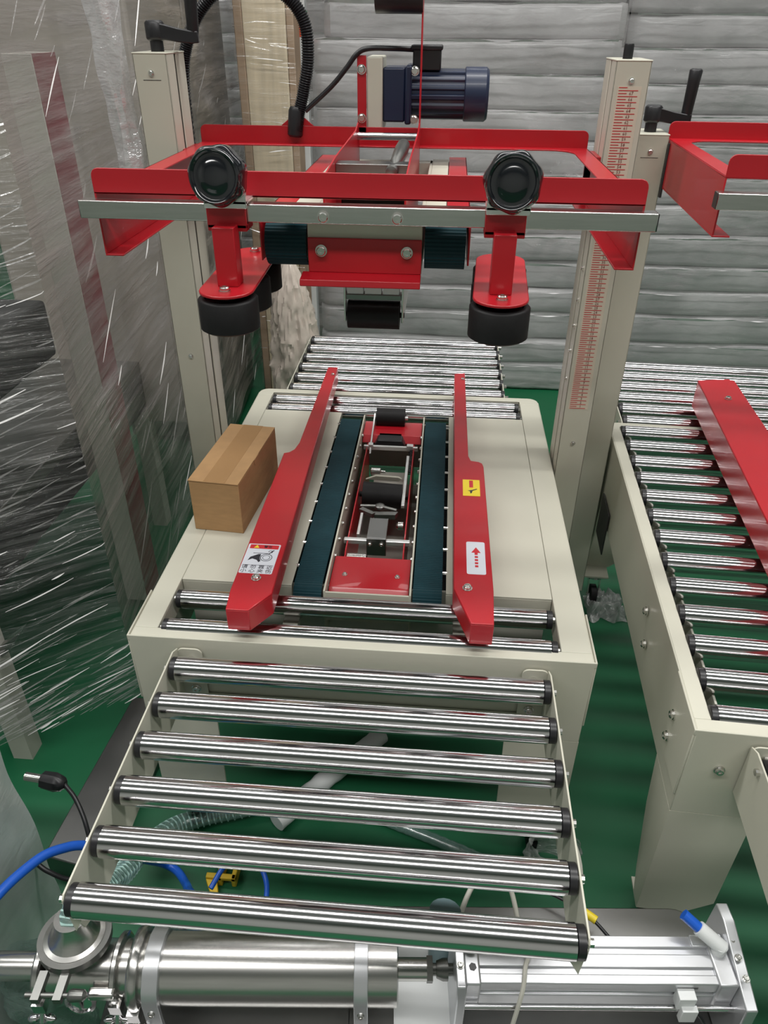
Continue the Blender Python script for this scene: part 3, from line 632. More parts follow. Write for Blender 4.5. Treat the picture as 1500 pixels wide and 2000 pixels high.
# ================================================================= NEIGHBOUR SEALER
N=thing('carton_sealer','cream carton sealing machine at right with a full table of chrome rollers','carton sealer',(0.989,-0.138,0),math.radians(-2.4))
build_base(N,0.030,0.82)
for k in range(13): inst('table_roller',NB_ROLL,N,(0.030,0.042+0.0868*k,T-0.012))
for x in (0.06,0.78): MB().box(x,x+0.004,0.03,1.09,0.47,0.585).build('roller_bearer',GREYCREAM,N)
for (x,y,z) in ((-0.0035,0.09,0.50),(-0.0035,0.09,0.555),(-0.0035,0.33,0.50),(-0.0035,0.37,0.555)): inst('bolt',BOLT,N,(x,y,z),LEFT)
inst('bolt',BOLT,N,(0.055,-0.0035,0.535),FRONT)
build_conveyor(N,'infeed_roller_table',-0.0035,-1)
build_conveyor(N,'outfeed_roller_table',1.127,1,n=6,x0=0.045,x1=0.725)
ng=guide(N,[(0.21,0.0),(0.262,-0.02),(0.35,0.06),(0.352,1.231),(0.338,1.245),(0.248,1.224)],0.72,0.640)
inst('bolt',BOLT,ng,(0.30,1.10,0.72),UP)
ncol=build_column(N,-0.078,-0.008,1.000,1.11,0.10,1.372,1)
nc2=build_column(N,0.858,0.926,1.000,1.11,0.10,1.372,-1)
build_crank(ncol,-0.043,1.045,1.372,0.15)
NF=build_head_frame(N,0.53,1.035,1.395,-0.005,0.845)
MB().box(-0.008,-0.003,0.99,1.03,1.245,1.355).build('carriage_bracket',DARK,NF); MB().box(0.843,0.858,0.99,1.03,1.245,1.355).build('carriage_bracket',DARK,NF)
nb=MB().box(-0.018,0.858,0.500,0.526,1.314,1.340).build('cross_bar',STEEL,N,bev=0.0015)
MB().box(-0.0185,-0.0172,0.501,0.525,1.315,1.339).build('bar_end_cap',BLACK,nb)
# dark control box hung under the table edge, seen through the gap
MB().box(-0.006,-0.002,0.86,0.98,0.34,0.47).build('switch_panel',DARK,N,bev=0.002)

# ================================================================= PISTON FILLER in the foreground
F=thing('piston_filler','stainless piston filling machine with horizontal cylinders on a low metal base','filling machine',(0.150,-0.432,0),math.radians(4.3))
zc=0.33
m=MB(); m.prism(rrect(0.30,0.93,-0.42,0.165,0.05,6),0.20,0.215); m.prism(rrect(-0.10,0.305,-0.42,0.095,0.03,6),0.20,0.215)
m.box(-0.06,0.88,-0.40,0.06,0.0,0.20)
FB=m.build('base_cabinet',SHEET,F,bev=0.002)
MB().prism([(0.06,0.055),(0.375,0.055),(0.375,-0.16),(0.466,-0.16),(0.466,0.11),(0.06,0.11)],0.2155,0.2185).build('deck_sheet',WHITEPL,F)
# product cylinder
m=MB(); m.lathe((0.0,0,zc),(1,0,0),[(0,0.045),(0.002,0.0515),(0.378,0.0515),(0.380,0.046)],48); m.build('product_cylinder',STEEL,F,smooth=True)
def saddle(x,wd,name='cylinder_bracket'):
    m=MB(); r=0.0515
    p=[(-0.062,0.217),(-0.062,0.262),(-0.060,0.340)]+[(r*1.16*math.cos(math.radians(a)),zc+r*1.16*math.sin(math.radians(a))) for a in (150,120,95,70,45,20)]+[(0.066,0.32),(0.066,0.217),(0.055,0.217),(0.0535,0.30)]+[(r*1.005*math.cos(math.radians(a)),zc+r*1.005*math.sin(math.radians(a))) for a in (0,30,60,90,120,150,180)]+[(-0.0535,0.29),(-0.052,0.217)]
    m.prism(p,x,x+wd,'x'); o=m.build(name,ALU,F,bev=0.0008); inst('bolt',SMALL,o,(x+wd/2,-0.060,0.317),(PI*0.42,0,0)); return o
saddle(-0.004,0.024); saddle(0.313,0.021)
# coupling and rod
MB().cyl((0.378,0,zc),(0.425,0,zc),0.0165,24).build('coupling_sleeve',STEEL,F,smooth=True)
m=MB(); m.cyl((0.425,0,zc),(0.434,0,zc),0.020,6); m.cyl((0.434,0,zc),(0.47,0,zc),0.009,14); m.lathe((0.44,0,zc),(1,0,0),[(0,0.012),(0.01,0.016),(0.018,0.016)],18); m.build('lock_nut',TIN,F,smooth=True)
# pneumatic cylinder
def pneu():
    m=MB(); h=0.036
    # extruded barrel with grooves
    prof=[(-h,-h),(-0.020,-h),(-0.020,-h+0.004),(-0.014,-h+0.004),(-0.014,-h),(h,-h),(h,-0.012),(h-0.004,-0.012),(h-0.004,-0.004),(h,-0.004),(h,h),(0.018,h),(0.018,h-0.004),(0.008,h-0.004),(0.008,h),(-0.012,h),(-0.012,h-0.004),(-0.022,h-0.004),(-0.022,h),(-h,h),(-h,0.012),(-h+0.004,0.012),(-h+0.004,0.002),(-h,0.002)]
    m.prism([(p[0],zc+p[1]) for p in prof],0.503,0.862,'x')
    o=m.build('pneumatic_barrel',ALU,F,bev=0.0015)
    for x0,x1 in ((0.480,0.504),(0.861,0.890)):
        MB().box(x0,x1,-0.040,0.040,zc-0.040,zc+0.040).build('cylinder_end_block',ALU,F,bev=0.003)
    return o
PN=pneu()
for y,z in ((-0.031,zc-0.031),(-0.046,zc-0.014)): MB().cyl((0.48,y,z),(0.905,y,z),0.0045,12).build('tie_rod',CHROME,F,smooth=True)
for x0,lean in ((0.466,0),(0.890,0)):
    m=MB(); m.prism([(-0.058,0.217),(-0.058,0.350),(-0.050,0.382),(0.040,0.388),(0.050,0.376),(0.058,0.217)] if x0<0.6 else [(-0.075,0.217),(-0.070,0.36),(0.045,0.395),(0.075,0.392),(0.085,0.217)],x0,x0+(0.014 if x0<0.6 else 0.018),'x')
    m.build('end_plate',ALU,F,bev=0.002)
for x,y in ((0.473,-0.02),(0.473,0.012),(0.897,-0.035),(0.897,-0.005),(0.897,0.02)): inst('bolt',SMALL,F,(x,y,0.384 if x<0.6 else 0.382),UP)
MB().cyl((0.492,0.012,zc+0.038),(0.492,0.012,zc+0.052),0.0105,16).cyl((0.492,0.012,zc+0.05),(0.492,0.012,zc+0.053),0.007,6).build('port_plug',ZINC,F,smooth=True)
MB().cyl((0.493,-0.015,zc+0.038),(0.493,-0.015,zc+0.041),0.006,6).build('port_plug',BLACK,F)
m=MB(); m.cyl((0.876,0.012,zc+0.038),(0.876,0.012,zc+0.056),0.011,14); m.cyl((0.880,0.010,zc+0.05),(0.846,0.032,zc+0.068),0.0115,14); ft=m.build('air_fitting',WHITEPL,F,smooth=True)
MB().cyl((0.846,0.032,zc+0.068),(0.825,0.047,zc+0.079),0.0085,14).build('fitting_collar',BLUE,F,smooth=True)
m=MB().box(0.800,0.826,-0.052,-0.034,zc-0.006,zc+0.024).box(0.806,0.830,-0.060,-0.050,zc-0.028,zc+0.004); m.build('reed_switch',WHITEPL,F,bev=0.001)
MB().box(0.800,0.832,-0.036,-0.033,zc+0.022,zc+0.028).build('switch_clip',BLACK,F)
MB().box(0.838,0.862,0.018,0.036,zc+0.036,zc+0.040).build('switch_clip',ALU,F,bev=0.001)
MB().tube(bez([(0.60,0.03,zc+0.042),(0.575,-0.01,zc+0.043),(0.565,-0.045,zc+0.03),(0.545,-0.08,0.26),(0.535,-0.11,0.222)],8),0.0035,8).build('sensor_cable',GREYCREAM,F,smooth=True)
MB().tube(bez([(0.822,-0.05,zc+0.0),(0.845,-0.062,zc-0.03),(0.855,-0.08,0.25),(0.86,-0.11,0.222)],8),0.0025,8).build('sensor_cable',BLACK,F,smooth=True)
# valve body at the left end
m=MB(); m.lathe((-0.155,0,zc),(1,0,0),[(0,0.034),(0.0,0.040),(0.155,0.040),(0.155,0.03)],36); VB=m.build('valve_body',STEEL,F,smooth=True)
def ferrule(x,r,wd,name='tri_clamp'):
    o=MB().lathe((x,0,zc),(1,0,0),[(0,r*0.8),(0.002,r),(wd*0.3,r*1.05),(wd*0.7,r*1.05),(wd-0.002,r),(wd,r*0.8)],40).build(name,STEEL,F,smooth=True)
    # wing nut hanging in front
    m=MB(); m.cyl((x+wd/2,-r*0.85,zc-0.030),(x+wd/2,-r*1.15,zc-0.055),0.006,10)
    for s in (-1,1): m.lathe((x+wd/2+s*0.010,-r*1.10,zc-0.050),(s,-0.2,0.2),[(-0.006,0.003),(0.0,0.007),(0.008,0.006),(0.012,0.002)],10)
    m.box(x+wd/2-0.009,x+wd/2+0.009,-r*1.12,-r*0.80,zc-0.034,zc-0.012)
    m.build('wing_nut',CHROME,o,smooth=True); return o
ferrule(-0.030,0.058,0.020); ferrule(-0.058,0.048,0.014); ferrule(-0.176,0.047,0.016)
MB().cyl((-0.012,0,zc),(0.0,0,zc),0.050,36).build('cylinder_flange',STEEL,F,smooth=True)
MB().cyl((-0.30,0,zc),(-0.174,0,zc),0.021,28).build('outlet_pipe',STEEL,F,smooth=True)
# inlet port on top with its clamp
pc=Vector((-0.118,0.012,zc+0.030)); pd=Vector((0.02,0.10,1)).normalized()
m=MB(); m.lathe(pc,pd,[(0,0.026),(0.02,0.026),(0.022,0.046),(0.030,0.0475),(0.036,0.045),(0.038,0.038),(0.045,0.033),(0.065,0.026),(0.075,0.024)],44); m.build('inlet_port',STEEL,F,smooth=True)
m=MB(); m.lathe(pc+pd*0.022,pd,[(0,0.048),(0.0,0.054),(0.013,0.054),(0.013,0.048)],44)
m.box(pc.x-0.034,pc.x-0.022,-0.075,-0.035,pc.z+0.018,pc.z+0.030); m.box(pc.x-0.002,pc.x+0.010,-0.075,-0.035,pc.z+0.018,pc.z+0.030); m.cyl((pc.x-0.045,-0.066,pc.z+0.024),(pc.x+0.022,-0.066,pc.z+0.024),0.004,10)
m.lathe((pc.x+0.018,-0.066,pc.z+0.024),(1,0,0),[(0,0.007),(0.004,0.009),(0.022,0.008),(0.026,0.004)],14)
m.build('port_clamp',TIN,F,smooth=True)
m=MB(); m.lathe((-0.105,-0.036,zc-0.018),(0,-1,0.25),[(0,0.022),(0.010,0.024),(0.012,0.019),(0.008,0.017),(0.008,0.002)],30); m.box(-0.107,-0.103,-0.050,-0.046,zc-0.032,zc-0.001); m.build('sight_port',CHROME,F,smooth=True)
MB().box(-0.085,-0.045,-0.055,-0.040,zc+0.010,zc+0.026).build('valve_lever',STEEL,F,bev=0.004)
# braided inlet hose going up behind the roller table end
hp=bez([(-0.116,0.018,zc+0.085),(-0.114,0.030,0.432),(-0.107,0.062,0.425),(-0.110,0.115,0.355),(-0.130,0.213,0.235),(-0.150,0.330,0.115),(-0.125,0.430,0.048),(-0.06,0.470,0.035),(0.024,0.493,0.034),(0.128,0.520,0.034),(0.25,0.51,0.034)],9)
m=MB(); m.tube(hp,0.0205,14); hz=m.build('suction_hose',HOSEC,F,smooth=True,uvf=lambda c:(c.x*8,c.y*8)); hz['label']='clear green suction hose with spiral rib'
m=MB(); u=[]
dense=bez([tuple(p) for p in hp[::3]],14)
for i,p in enumerate(dense):
    d=(dense[min(i+1,len(dense)-1)]-dense[max(i-1,0)]).normalized(); a=d.cross(Vector((0.3,0.2,1))).normalized(); b=d.cross(a); t=i*0.9
    u.append(p+(a*math.cos(t)+b*math.sin(t))*0.0210)
m.tube(u,0.0019,5); m.build('hose_spiral',mat('pale_teal_rib',(0.42,0.62,0.58),0.3,var=0.05),hz,smooth=True)
MB().cyl((0.455,0.075,0.2155),(0.462,0.105,0.31),0.020,16,r1=0.027).build('grey_cap',mat('grey_teal_plastic',(0.16,0.24,0.26),0.35,var=0.1),F,smooth=True)
for pts,r,mm,nm_ in (([(0.47,0.07,0.22),(0.50,0.13,0.30),(0.54,0.17,0.33),(0.58,0.16,0.29),(0.60,0.11,0.222)],0.0045,GREYCREAM,'air_tube'),
                 ([(0.625,0.20,0.38),(0.665,0.22,0.40),(0.70,0.17,0.34),(0.69,0.10,0.25),(0.66,0.06,0.222)],0.0042,GREYCREAM,'air_tube'),
                 ([(0.60,0.19,0.24),(0.66,0.17,0.25),(0.72,0.13,0.25),(0.76,0.09,0.235),(0.80,0.06,0.222)],0.0032,BLACK,'sensor_cable')):
    MB().tube(bez(pts,8),r,10).build(nm_,mm,F,smooth=True)
MB().cyl((0.712,0.138,0.251),(0.732,0.122,0.250),0.0075,10).build('cable_tag',YELLOW,F,smooth=True)
MB().box(-0.015,0.02,0.070,0.098,0.216,0.275).build('valve_block',BLACK,F,bev=0.004)

# ================================================================= loose things on the floor
def sheet(fn, nu, nv):
    m=MB(); vs=[fn(i/nu,j/nv) for j in range(nv+1) for i in range(nu+1)]
    m.add(vs,[(j*(nu+1)+i,j*(nu+1)+i+1,(j+1)*(nu+1)+i+1,(j+1)*(nu+1)+i) for j in range(nv) for i in range(nu)]); return m
def nz(x,y,z,s=1): return noise.noise(Vector((x*s,y*s,z*s)))
# white tube roll
pr=bez([(0.225,0.040,0.024),(0.30,0.14,0.024),(0.38,0.235,0.024),(0.445,0.315,0.024)],8)
tag(MB().tube(pr,0.023,14,rad=[0.023+0.003*nz(i*0.7,1,2) for i in range(len(pr))]).build('plastic_tube_roll',WHITEPL,None,smooth=True),'white plastic tube lying on the green floor under the sealer','tube')
# grey sheet-metal channel lying beside the leg
m=MB(); m.prism([(-0.215,0.34),(-0.245,-0.115),(-0.13,-0.135),(-0.09,0.34)],0.0,0.075); 
tag(m.build('metal_channel',SHEET,None,bev=0.003),'grey metal channel lying on the green floor left of the sealer leg','channel')
# blue air tubes
tag(MB().tube(bez([(-0.132,-0.64,0.30),(-0.137,-0.52,0.375),(-0.127,-0.395,0.388),(-0.097,-0.300,0.37),(-0.066,-0.259,0.35),(-0.040,-0.237,0.325),(-0.012,-0.200,0.26),(0.002,-0.155,0.16),(0.022,-0.120,0.09),(0.052,-0.128,0.08),(0.085,-0.165,0.10),(0.115,-0.215,0.17),(0.150,-0.265,0.235),(0.19,-0.29,0.232)],10),0.0085,12).build('air_tube',BLUE,None,smooth=True),'thick blue air tube arching in from the left edge and under the roller table','tube')
tag(MB().tube(bez([(0.135,-0.165,0.09),(0.155,-0.120,0.10),(0.190,-0.100,0.10),(0.225,-0.112,0.095),(0.248,-0.150,0.09),(0.250,-0.20,0.10),(0.235,-0.26,0.235)],10),0.0055,12).build('air_tube',BLUE,None,smooth=True),'thin blue air tube curled in a loop beside yellow clip','tube')
Yc=thing('yellow_clip','yellow plastic clip on the floor beside blue tubes','clip',(0.135,-0.095,0.0))
MB().box(-0.035,0.03,-0.012,0.0,0.02,0.03).box(-0.035,0.03,0.018,0.03,0.02,0.03).box(-0.012,0.0,-0.012,0.03,0.0,0.03).box(0.02,0.03,-0.012,0.03,0.0,0.03).build('clip_frame',YEL2,Yc,bev=0.002)
MB().prism([(-0.035,-0.012),(-0.015,-0.045),(0.0,-0.04),(-0.01,-0.012)],0.0,0.025).build('clip_jaw',YEL2,Yc,bev=0.002)
# thin clear hose on floor
hh=bez([(0.40,0.10,0.014),(0.50,0.065,0.014),(0.60,0.03,0.014),(0.70,-0.01,0.014),(0.78,-0.06,0.014)],10)
tag(MB().tube(hh,0.013,10,rad=[0.0135 if i%2 else 0.0125 for i in range(len(hh))]).build('clear_hose',HOSEC,None,smooth=True,uvf=lambda c:(c.x*9,c.y*9)),'thin clear hose lying on the floor between the sealer legs','hose')
# plug and its cable
Pg=thing('plug_lead','black plug lead hanging beside the milky wrapped cabinet','cable',(-0.155,-0.105,0.0))
m=MB(); m.lathe((-0.047,0.012,0.305),(1,-0.12,-0.05),[(0,0.010),(0.004,0.017),(0.03,0.019),(0.045,0.015),(0.052,0.008)],8); m.cyl((-0.08,0.015,0.306),(-0.045,0.012,0.305),0.009,12,mi=1); m.build('plug',[BLACK,ZINC],Pg,smooth=True)
MB().tube(bez([(0.003,0.006,0.302),(0.035,-0.02,0.295),(0.065,-0.055,0.27),(0.08,-0.09,0.23),(0.06,-0.13,0.21),(0.02,-0.135,0.235),(-0.01,-0.125,0.25)],8),0.0045,10).build('lead',BLACK,Pg,smooth=True)
# plastic bag round the front caster
def bagfn(cx_,cy_,r,h):
    def f(u,v):
        a=u*2*PI; rr=r*(1+0.25*nz(math.cos(a)*2,math.sin(a)*2,v*4)+0.08*nz(math.cos(a)*7,math.sin(a)*7,v*9)); return (cx_+rr*math.cos(a),cy_+rr*math.sin(a)*0.7,0.004+h*v+0.01*nz(a,3,1)*v)
    return f
tag(sheet(bagfn(0.845,-0.01,0.055,0.095),40,12).build('plastic_bag',FILM_C,None,smooth=True,uvf=lambda c:(c.x*5+c.y*5,c.z*5)),'clear crumpled plastic bag around the sealer front caster','plastic bag')

def heap(u,v):
    x=1.055+0.12*u; y=0.84+0.12*v; e=min(1,6*min(u,1-u,v,1-v)); return (x+0.02*nz(u*4,v*4,8),y+0.02*nz(u*4,v*4,9),0.003+e*(0.035+0.03*nz(u*5,v*5,1)+0.015*nz(u*14,v*14,2)))
tag(sheet(heap,36,36).build('film_scrap',FILM_C,None,smooth=25,uvf=lambda c:(c.x*4,c.y*4)),'crumpled clear film scrap on floor between the two sealers','plastic film')

# ================================================================= milky film-wrapped cabinet, near left
K=thing('wrapped_cabinet','low cabinet in milky green-grey film at the lower left','cabinet',(-0.50,-0.45,0))
MB().box(-0.31,0.32,-0.43,0.235,0.0,0.555).build('cabinet_body',SHEET,K,bev=0.004)
m=MB()
def kf(u,v):
    # side face x = +0.335 then front/back wraps
    p=[(-0.32,0.25),(0.335,0.25),(0.335,-0.44)]; L=[0,0.655,1.345]; s=u*1.345
    if s<0.655: x,y=-0.32+s,0.25
    else: x,y=0.335,0.25-(s-0.655)
    w_=0.006*nz(s*5,v*3,1)+0.004*nz(s*12,v*5,3); return (x+w_,y+w_,0.02+0.56*v+0.0)
fm=sheet(kf,70,30).build('wrapping_film',FILM_G,K,smooth=True,uvf=lambda c:(c.x+c.y*1.3,c.z))
MB().prism(rrect(-0.32,0.338,-0.44,0.252,0.01),0.578,0.581).build('wrapping_film',FILM_G,K,uvf=lambda c:(c.x,c.y))
tag(sheet(bagfn(-0.085,-0.405,0.062,0.24),48,16).build('plastic_bag',TEALBAG,None,smooth=True,uvf=lambda c:(c.x*3+c.y*3,c.z*3)),'teal-tinted clear plastic bag at the left under the filler outlet pipe','plastic bag')

# ================================================================= film-wrapped machine at left
Wm=thing('film_wrapped_machine','tall machine wrapped in shiny streaked stretch film, at the left','wrapped machine',(-0.75,0.9,0))
ox,oy=-0.75,0.9
def wl(x,y,z): return (x-ox,y-oy,z)
def wbox(x0,x1,y0,y1,z0,z1): return MB().box(x0-ox,x1-ox,y0-oy,y1-oy,z0,z1)
c1=wbox(-0.405,-0.338,0.78,0.783,0.03,1.512); c1.box(-0.405-ox,-0.402-ox,0.78-oy,0.89-oy,0.03,1.512); c1.box(-0.405-ox,-0.338-ox,0.887-oy,0.89-oy,0.03,1.512)
c1.build('column',GREYCREAM,Wm,bev=0.002)
wbox(-0.341,-0.337,0.783,0.89,0.03,1.512).build('column_cover',MAROON,Wm)
# table, roller table and head inside
wbox(-1.30,-0.43,0.16,1.28,0.60,0.64).build('table_top',TIN,Wm,bev=0.003)
for (x,y) in ((-1.28,0.18),(-0.48,0.18),(-1.28,1.24),(-0.48,1.24)): wbox(x,x+0.05,y,y+0.05,0.0,0.60).build('leg',GREYCREAM,Wm)
wbox(-1.30,-0.43,0.16,1.28,0.48,0.60).build('table_skirt',DARK,Wm)
m=MB(); m.prism([(-0.43-ox,0.66),(-0.455-ox,0.60),(-1.15-ox,0.12),(-1.15-ox,0.19)],0.10-oy,0.13-oy,'y'); m.build('diagonal_brace',CREAM,Wm,bev=0.002)
m=MB(); m.prism([(-0.36-ox,0.42),(-0.40-ox,0.36),(-0.78-ox,0.0),(-0.86-ox,0.0)],0.20-oy,0.23-oy,'y'); m.build('diagonal_brace',SHEET,Wm,bev=0.002)
m=MB(); m.prism([(-0.42-ox,1.02),(-0.42-ox,0.96),(-1.2-ox,0.62),(-1.2-ox,0.72)],0.24-oy,0.30-oy,'y'); m.build('diagonal_brace',CREAM,Wm,bev=0.002)
wbox(-1.2,-0.42,0.35,0.75,0.86,1.0).build('head_casting',DARK,Wm,bev=0.01)
wbox(-1.2,-0.46,0.30,0.6,1.22,1.34).build('head_beam',DARK,Wm,bev=0.01)
wbox(-1.2,-0.50,0.30,0.6,1.08,1.18).build('head_cover',TIN,Wm,bev=0.01)
MB().lathe(wl(-0.62,0.42,1.12),(0,-1,0),[(0,0.05),(0.0,0.09),(0.14,0.09),(0.16,0.06)],28).build('drive_motor',TIN,Wm,smooth=True)
MB().lathe(wl(-0.55,0.30,0.76),(0.3,-1,0.2),[(0,0.03),(0.0,0.05),(0.10,0.05),(0.12,0.03)],24).build('drive_motor',BLACK,Wm,smooth=True)
MB().prism([(-0.80-ox,1.25-oy),(-0.295-ox,1.25-oy),(-0.340-ox,1.85-oy),(-0.80-ox,1.85-oy)],0.42,1.80).build('side_panel',PANEL,Wm,bev=0.01)
MB().prism([(-0.80-ox,1.90-oy),(-0.345-ox,1.90-oy),(-0.395-ox,2.55-oy),(-0.80-ox,2.55-oy)],0.02,1.80).build('side_panel',TIN,Wm,bev=0.01)
# film: front-left face, then side face towards the back, as crinkled sheets
A=Vector((-1.05,-0.30)); Bp=Vector((-0.185,0.325)); D=Vector((-0.365,2.64))
def film(P,Q,zlo,zhi,amp,seed,pw):
    d=Q-P; Ln=d.length; nrm=Vector((d.y,-d.x)).normalized()
    def f(u,v):
        z0=zlo(u); z=z0+(zhi-z0)*v
        pin=1-abs(2*u-1)**pw
        disp=amp*pin*(nz(u*3+seed,v*6,1)+0.5*nz(u*6+seed,v*26,2)+0.22*nz(u*9+seed,v*70,5))
        # drawn in between the machine's corners
        p=P+d*u+nrm*(disp-0.02*pin); return wl(p.x,p.y,z)
    return sheet(f,80,120)
film(A,Bp,lambda u:0.10-0.0*u,2.15,0.030,1.0,4).build('stretch_film',FILM_F,Wm,smooth=True,uvf=lambda c:(c.x*1.2,c.z))
film(Bp,D,lambda u:0.10,2.15,0.030,7.0,4).build('stretch_film',FILM_S,Wm,smooth=True,uvf=lambda c:(c.y,c.z))
CREASE_GLINT = mat('bright_crease_glint', (0.86,0.85,0.84), 0.25, var=0.1, coat=0.5)
SOFT = film_mat('soft_crease_glint', (0.70,0.68,0.67), 0.35, 0.3, 0, (20,20,1), 0.2)
def crease_glints(P,Q,n,zr,ang,lr,wr,seed,off,parent,tf,hem=None):
    # ridges of the stretched film, their highlights put in as pale ribbons
    rnd=random.Random(seed); d=Q-P; Ln=d.length; dn=d/Ln; nrm=Vector((dn.y,-dn.x)); mb=MB()
    for k in range(n):
        u=rnd.uniform(0.02,0.96)*Ln; z=rnd.uniform(*zr) if (hem is None or rnd.random()>0.28) else rnd.uniform(*hem)
        a=math.radians(rnd.gauss(*ang)); L=rnd.uniform(*lr)*(0.4+rnd.random()); wd=rnd.uniform(*wr); nn=6; top=[];bot=[]; bow=rnd.uniform(-0.02,0.02)
        for i in range(nn+1):
            t=i/nn; uu=u+L*t*math.cos(a); zz2=z+L*t*math.sin(a)+bow*L*math.sin(PI*t); hw=wd*math.sin(PI*(0.04+0.92*t))*0.5+0.0002
            uu=min(max(uu,0.0),Ln); p=P+dn*uu+nrm*(off+0.004*math.sin(k))
            top.append(tf(p.x,p.y,zz2+hw)); bot.append(tf(p.x+nrm.x*hw,p.y+nrm.y*hw,zz2-hw))
        if min(q[2] for q in bot)<0.09: continue
        mb.add(top+bot,[(i,i+1,nn+2+i,nn+1+i) for i in range(nn)],0 if rnd.random()<0.28 else 1)
    o=mb.build('film_crease_glints',[CREASE_GLINT,SOFT],parent,uvf=lambda c:(c.x+c.y,c.z)); o['kind']='stuff'; return o
fd=(Bp-A)/(Bp-A).length
crease_glints(A+fd*0.45,Bp,420,(0.12,1.75),(14,3.5),(0.04,0.16),(0.0010,0.0035),5,0.012,Wm,wl,hem=(0.105,0.24))
crease_glints(Bp,D,110,(0.15,1.9),(33,5),(0.05,0.22),(0.0012,0.004),9,0.012,Wm,wl)
# loose hanging fold at the sealer column
def foldf(u,v):
    a=u*2*PI; z=1.30+0.75*v; r=0.024*(1+0.6*nz(math.cos(a)*1.5,math.sin(a)*1.5,z*9)); x=-0.118+0.016*nz(0,z*6,4)-0.035*v; y=0.69
    return wl(x+r*math.cos(a)*1.1,y+r*math.sin(a),z)
sheet(foldf,22,60).build('loose_film_fold',FILM_C,Wm,smooth=True,uvf=lambda c:(c.x*3+c.y*3,c.z))

# ================================================================= wrapped board stack, behind
P=thing('wrapped_board_stack','tall stack of pale boards with brown edges in stretch film, behind the hose','wrapped boards',(-0.20,2.45,0))
MB().box(-0.085,0.085,0,0.12,0.0,2.2).build('board',BEIGE,P,bev=0.004); MB().box(-0.120,-0.086,0.0,0.14,0.0,2.2).build('edge_protector',KRAFT,P,bev=0.004); MB().box(0.086,0.115,0.01,0.14,0.0,2.2).build('edge_protector',KRAFT,P,bev=0.004)
def pf(u,v):
    x=-0.125+0.245*u; return (x,-0.012-0.008*(1-abs(2*u-1)**6)+0.006*nz(u*2,v*60,2),0.05+2.1*v)
sheet(pf,16,200).build('stretch_film',FILM_B,P,smooth=True,uvf=lambda c:(c.x,c.z))
crease_glints(Vector((-0.125,-0.022)),Vector((0.12,-0.022)),110,(0.2,2.0),(-4,5),(0.03,0.12),(0.0012,0.004),13,0.004,P,lambda x,y,z:(x,y,z))
Q=thing('tall_carton','narrow tall white carton with orange-red and green bands behind the black hose','carton',(-0.088,2.60,0))
MB().box(-0.025,0.025,0,0.06,0,1.70).build('carton_body',WHITEPL,Q,bev=0.003)
MB().box(-0.0255,0.0255,-0.0005,0.0605,1.52,1.585).build('printed_band',ORANGE,Q); MB().box(-0.0255,0.0255,-0.0005,0.0605,1.590,1.61).build('printed_band',GREENP,Q); MB().box(-0.0255,0.015,-0.0005,0.0605,1.345,1.365).build('printed_band',ORANGE,Q)

# crumpled bag on the floor
def bag(u,v):
    a=u*2*PI; prof=math.sin(PI*min(1,0.10+0.90*v))**0.55; z=0.74*v
    r=0.108*prof*(1+0.25*nz(math.cos(a)*1.3,math.sin(a)*1.3,v*3)-0.30*abs(nz(math.cos(a)*2.6,math.sin(a)*2.6,v*6))-0.22*abs(nz(math.cos(a)*5,math.sin(a)*5,v*13)))+0.004
    return (-0.105+r*math.cos(a),2.18+r*math.sin(a)*0.8,z+0.002)
tag(sheet(bag,72,60).build('crumpled_bag',BAGM,None,smooth=25),'crumpled beige plastic bag on floor behind the left press rollers','bag')

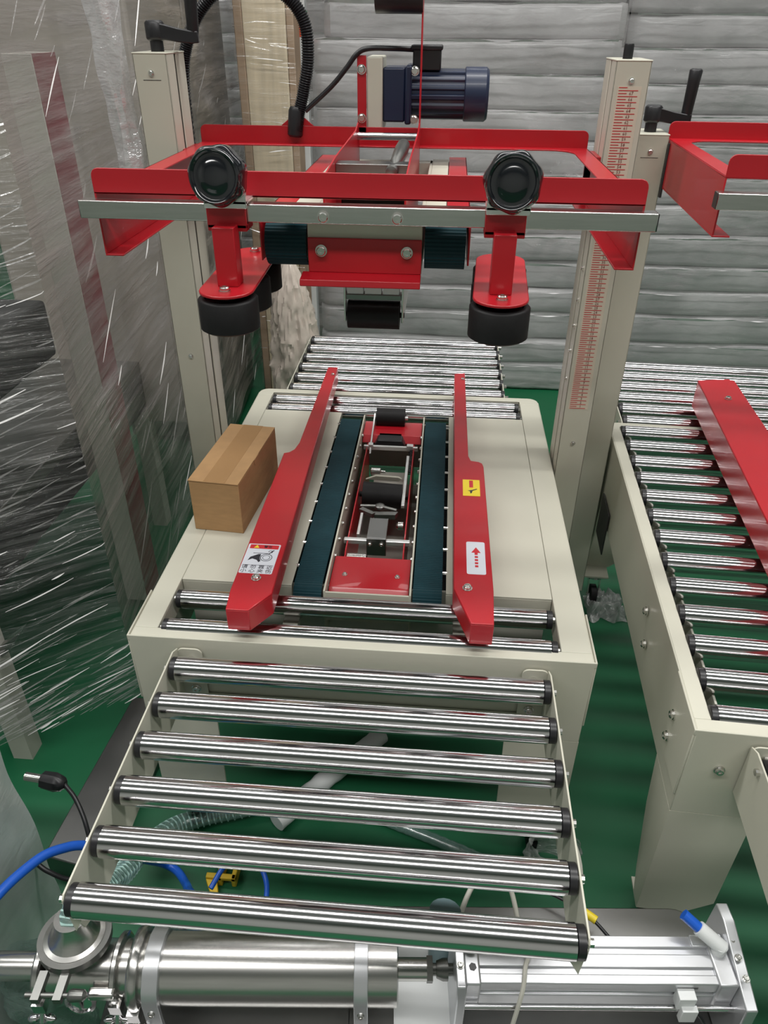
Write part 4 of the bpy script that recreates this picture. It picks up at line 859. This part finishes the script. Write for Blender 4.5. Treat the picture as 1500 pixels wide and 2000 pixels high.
# ================================================================= milky plastic-wrapped bundles at the back
DRAPE = film_mat('milky_film_drape', (0.56,0.545,0.55), 0.22, 0.30, math.radians(35), (3,9,1), 0.7, glint=0.35)
SEAM = mat('white_film_seam', (0.74,0.73,0.74), 0.2, var=0.2, vscale=12, coat=0.4)
def bundle(name,label,x0,x1,yf,zs,seed,inset):
    r=thing(name,label,'wrapped bundles',((x0+x1)/2,yf+0.4,0),0,None); xm=(x0+x1)/2
    z=0.0
    for k,h in enumerate(zs):
        L=x1-x0; dx=0.012*nz(k*1.7,seed,1); dy=0.016*nz(k*1.3,seed,5); nx=int(L*62); rad=min(0.022,h*0.3)
        xa=x0+dx+inset(k)
        rings=[]
        for i in range(nx+1):
            u=i/nx; x=xa+(x1+dx-xa)*u; e=1-max(0,abs(2*u-1)-0.95)/0.05*0.45
            ring_=[]
            for (y,zz_) in rrect(yf+dy,yf+0.8,0,h,rad,3):
                fr=1 if y<yf+0.3 else 0
                bul=0.012*math.sin(PI*zz_/h)
                wob=bul+0.014*nz(x*2,zz_*5+k*3,seed)+0.006*nz(x*7,zz_*16+k*7,seed+3)+0.0028*nz(x*24,zz_*40+k*9,seed+8)
                zq=z+h/2+(zz_-h/2)*(0.9+0.1*e)+0.007*nz(x*2.2,k*3+(1 if zz_>h/2 else 0),seed+2)
                ring_.append((x-xm,y-wob*fr+(1-e)*0.09*fr-yf-0.4,max(zq,0.001)))
            rings.append(ring_)
        lay=MB().rings(rings).build('wrapped_layer',WRAP,r,smooth=50)
        # crinkled film lip where two bundles meet
        def lip(u,v):
            x=xa+0.03+(x1+dx-xa-0.06)*u; hh=0.0015+0.017*max(0,nz(x*2.6,k*5,seed)+0.12)+0.003*nz(x*22,k,seed+4)
            zb=z+h*0.985+0.007*nz(x*2.2,k*3+1,seed+2)
            return (x-xm, -0.4-0.046-0.010*v-0.014*max(0,nz(x*5,k*2,seed+6))-0.004*nz(x*18,k*2,seed), zb-0.003+hh*(v-0.5)+0.007*nz(x*9,k*3,seed+9)*v)
        sheet(lip,nx*2,3).build('film_seam',SEAM,lay,smooth=True)
        z+=h*0.985
    H=z
    def drape(u,v):
        x=x0+0.0+(x1-x0)*u; zz3=0.10+(H-0.12)*v
        fold=0.022*nz(x*1.6+zz3*1.1,zz3*0.9,seed+20)+0.012*nz(x*5+zz3*3,zz3*4,seed+22)+0.006*abs(nz(x*13-zz3*7,zz3*9,seed+24))
        return (x-xm,-0.4-0.040-fold,zz3)
    sheet(drape,int((x1-x0)*70),110).build('wrapping_film',DRAPE,r,smooth=True,uvf=lambda c:(c.x,c.z))
    return r
bundle('wrapped_bundle_stack','stack of milky plastic-wrapped bundles directly behind the motor',-0.05,1.22,2.62,[0.15,0.12,0.14,0.115,0.13,0.12,0.14,0.12,0.13,0.12,0.135,0.12,0.13,0.14,0.13,0.14,0.13,0.14],3.0,lambda k:0.05 if k>11 else 0.0)
bundle('wrapped_bundle_stack','stack of milky plastic-wrapped bundles behind the right-hand sealer',1.24,3.3,2.70,[0.13,0.12,0.14,0.12,0.12,0.14,0.13,0.12,0.13,0.12,0.115,0.13,0.12,0.13,0.14,0.13,0.14,0.14],11.0,lambda k:0.0)
bundle('wrapped_bundle_stack','stack of milky plastic-wrapped bundles behind the film-wrapped boards',-1.7,-0.07,3.45,[0.14,0.13,0.12,0.14,0.13,0.12,0.13,0.14,0.12,0.13,0.12,0.13,0.14,0.13,0.14,0.13],23.0,lambda k:0.0)
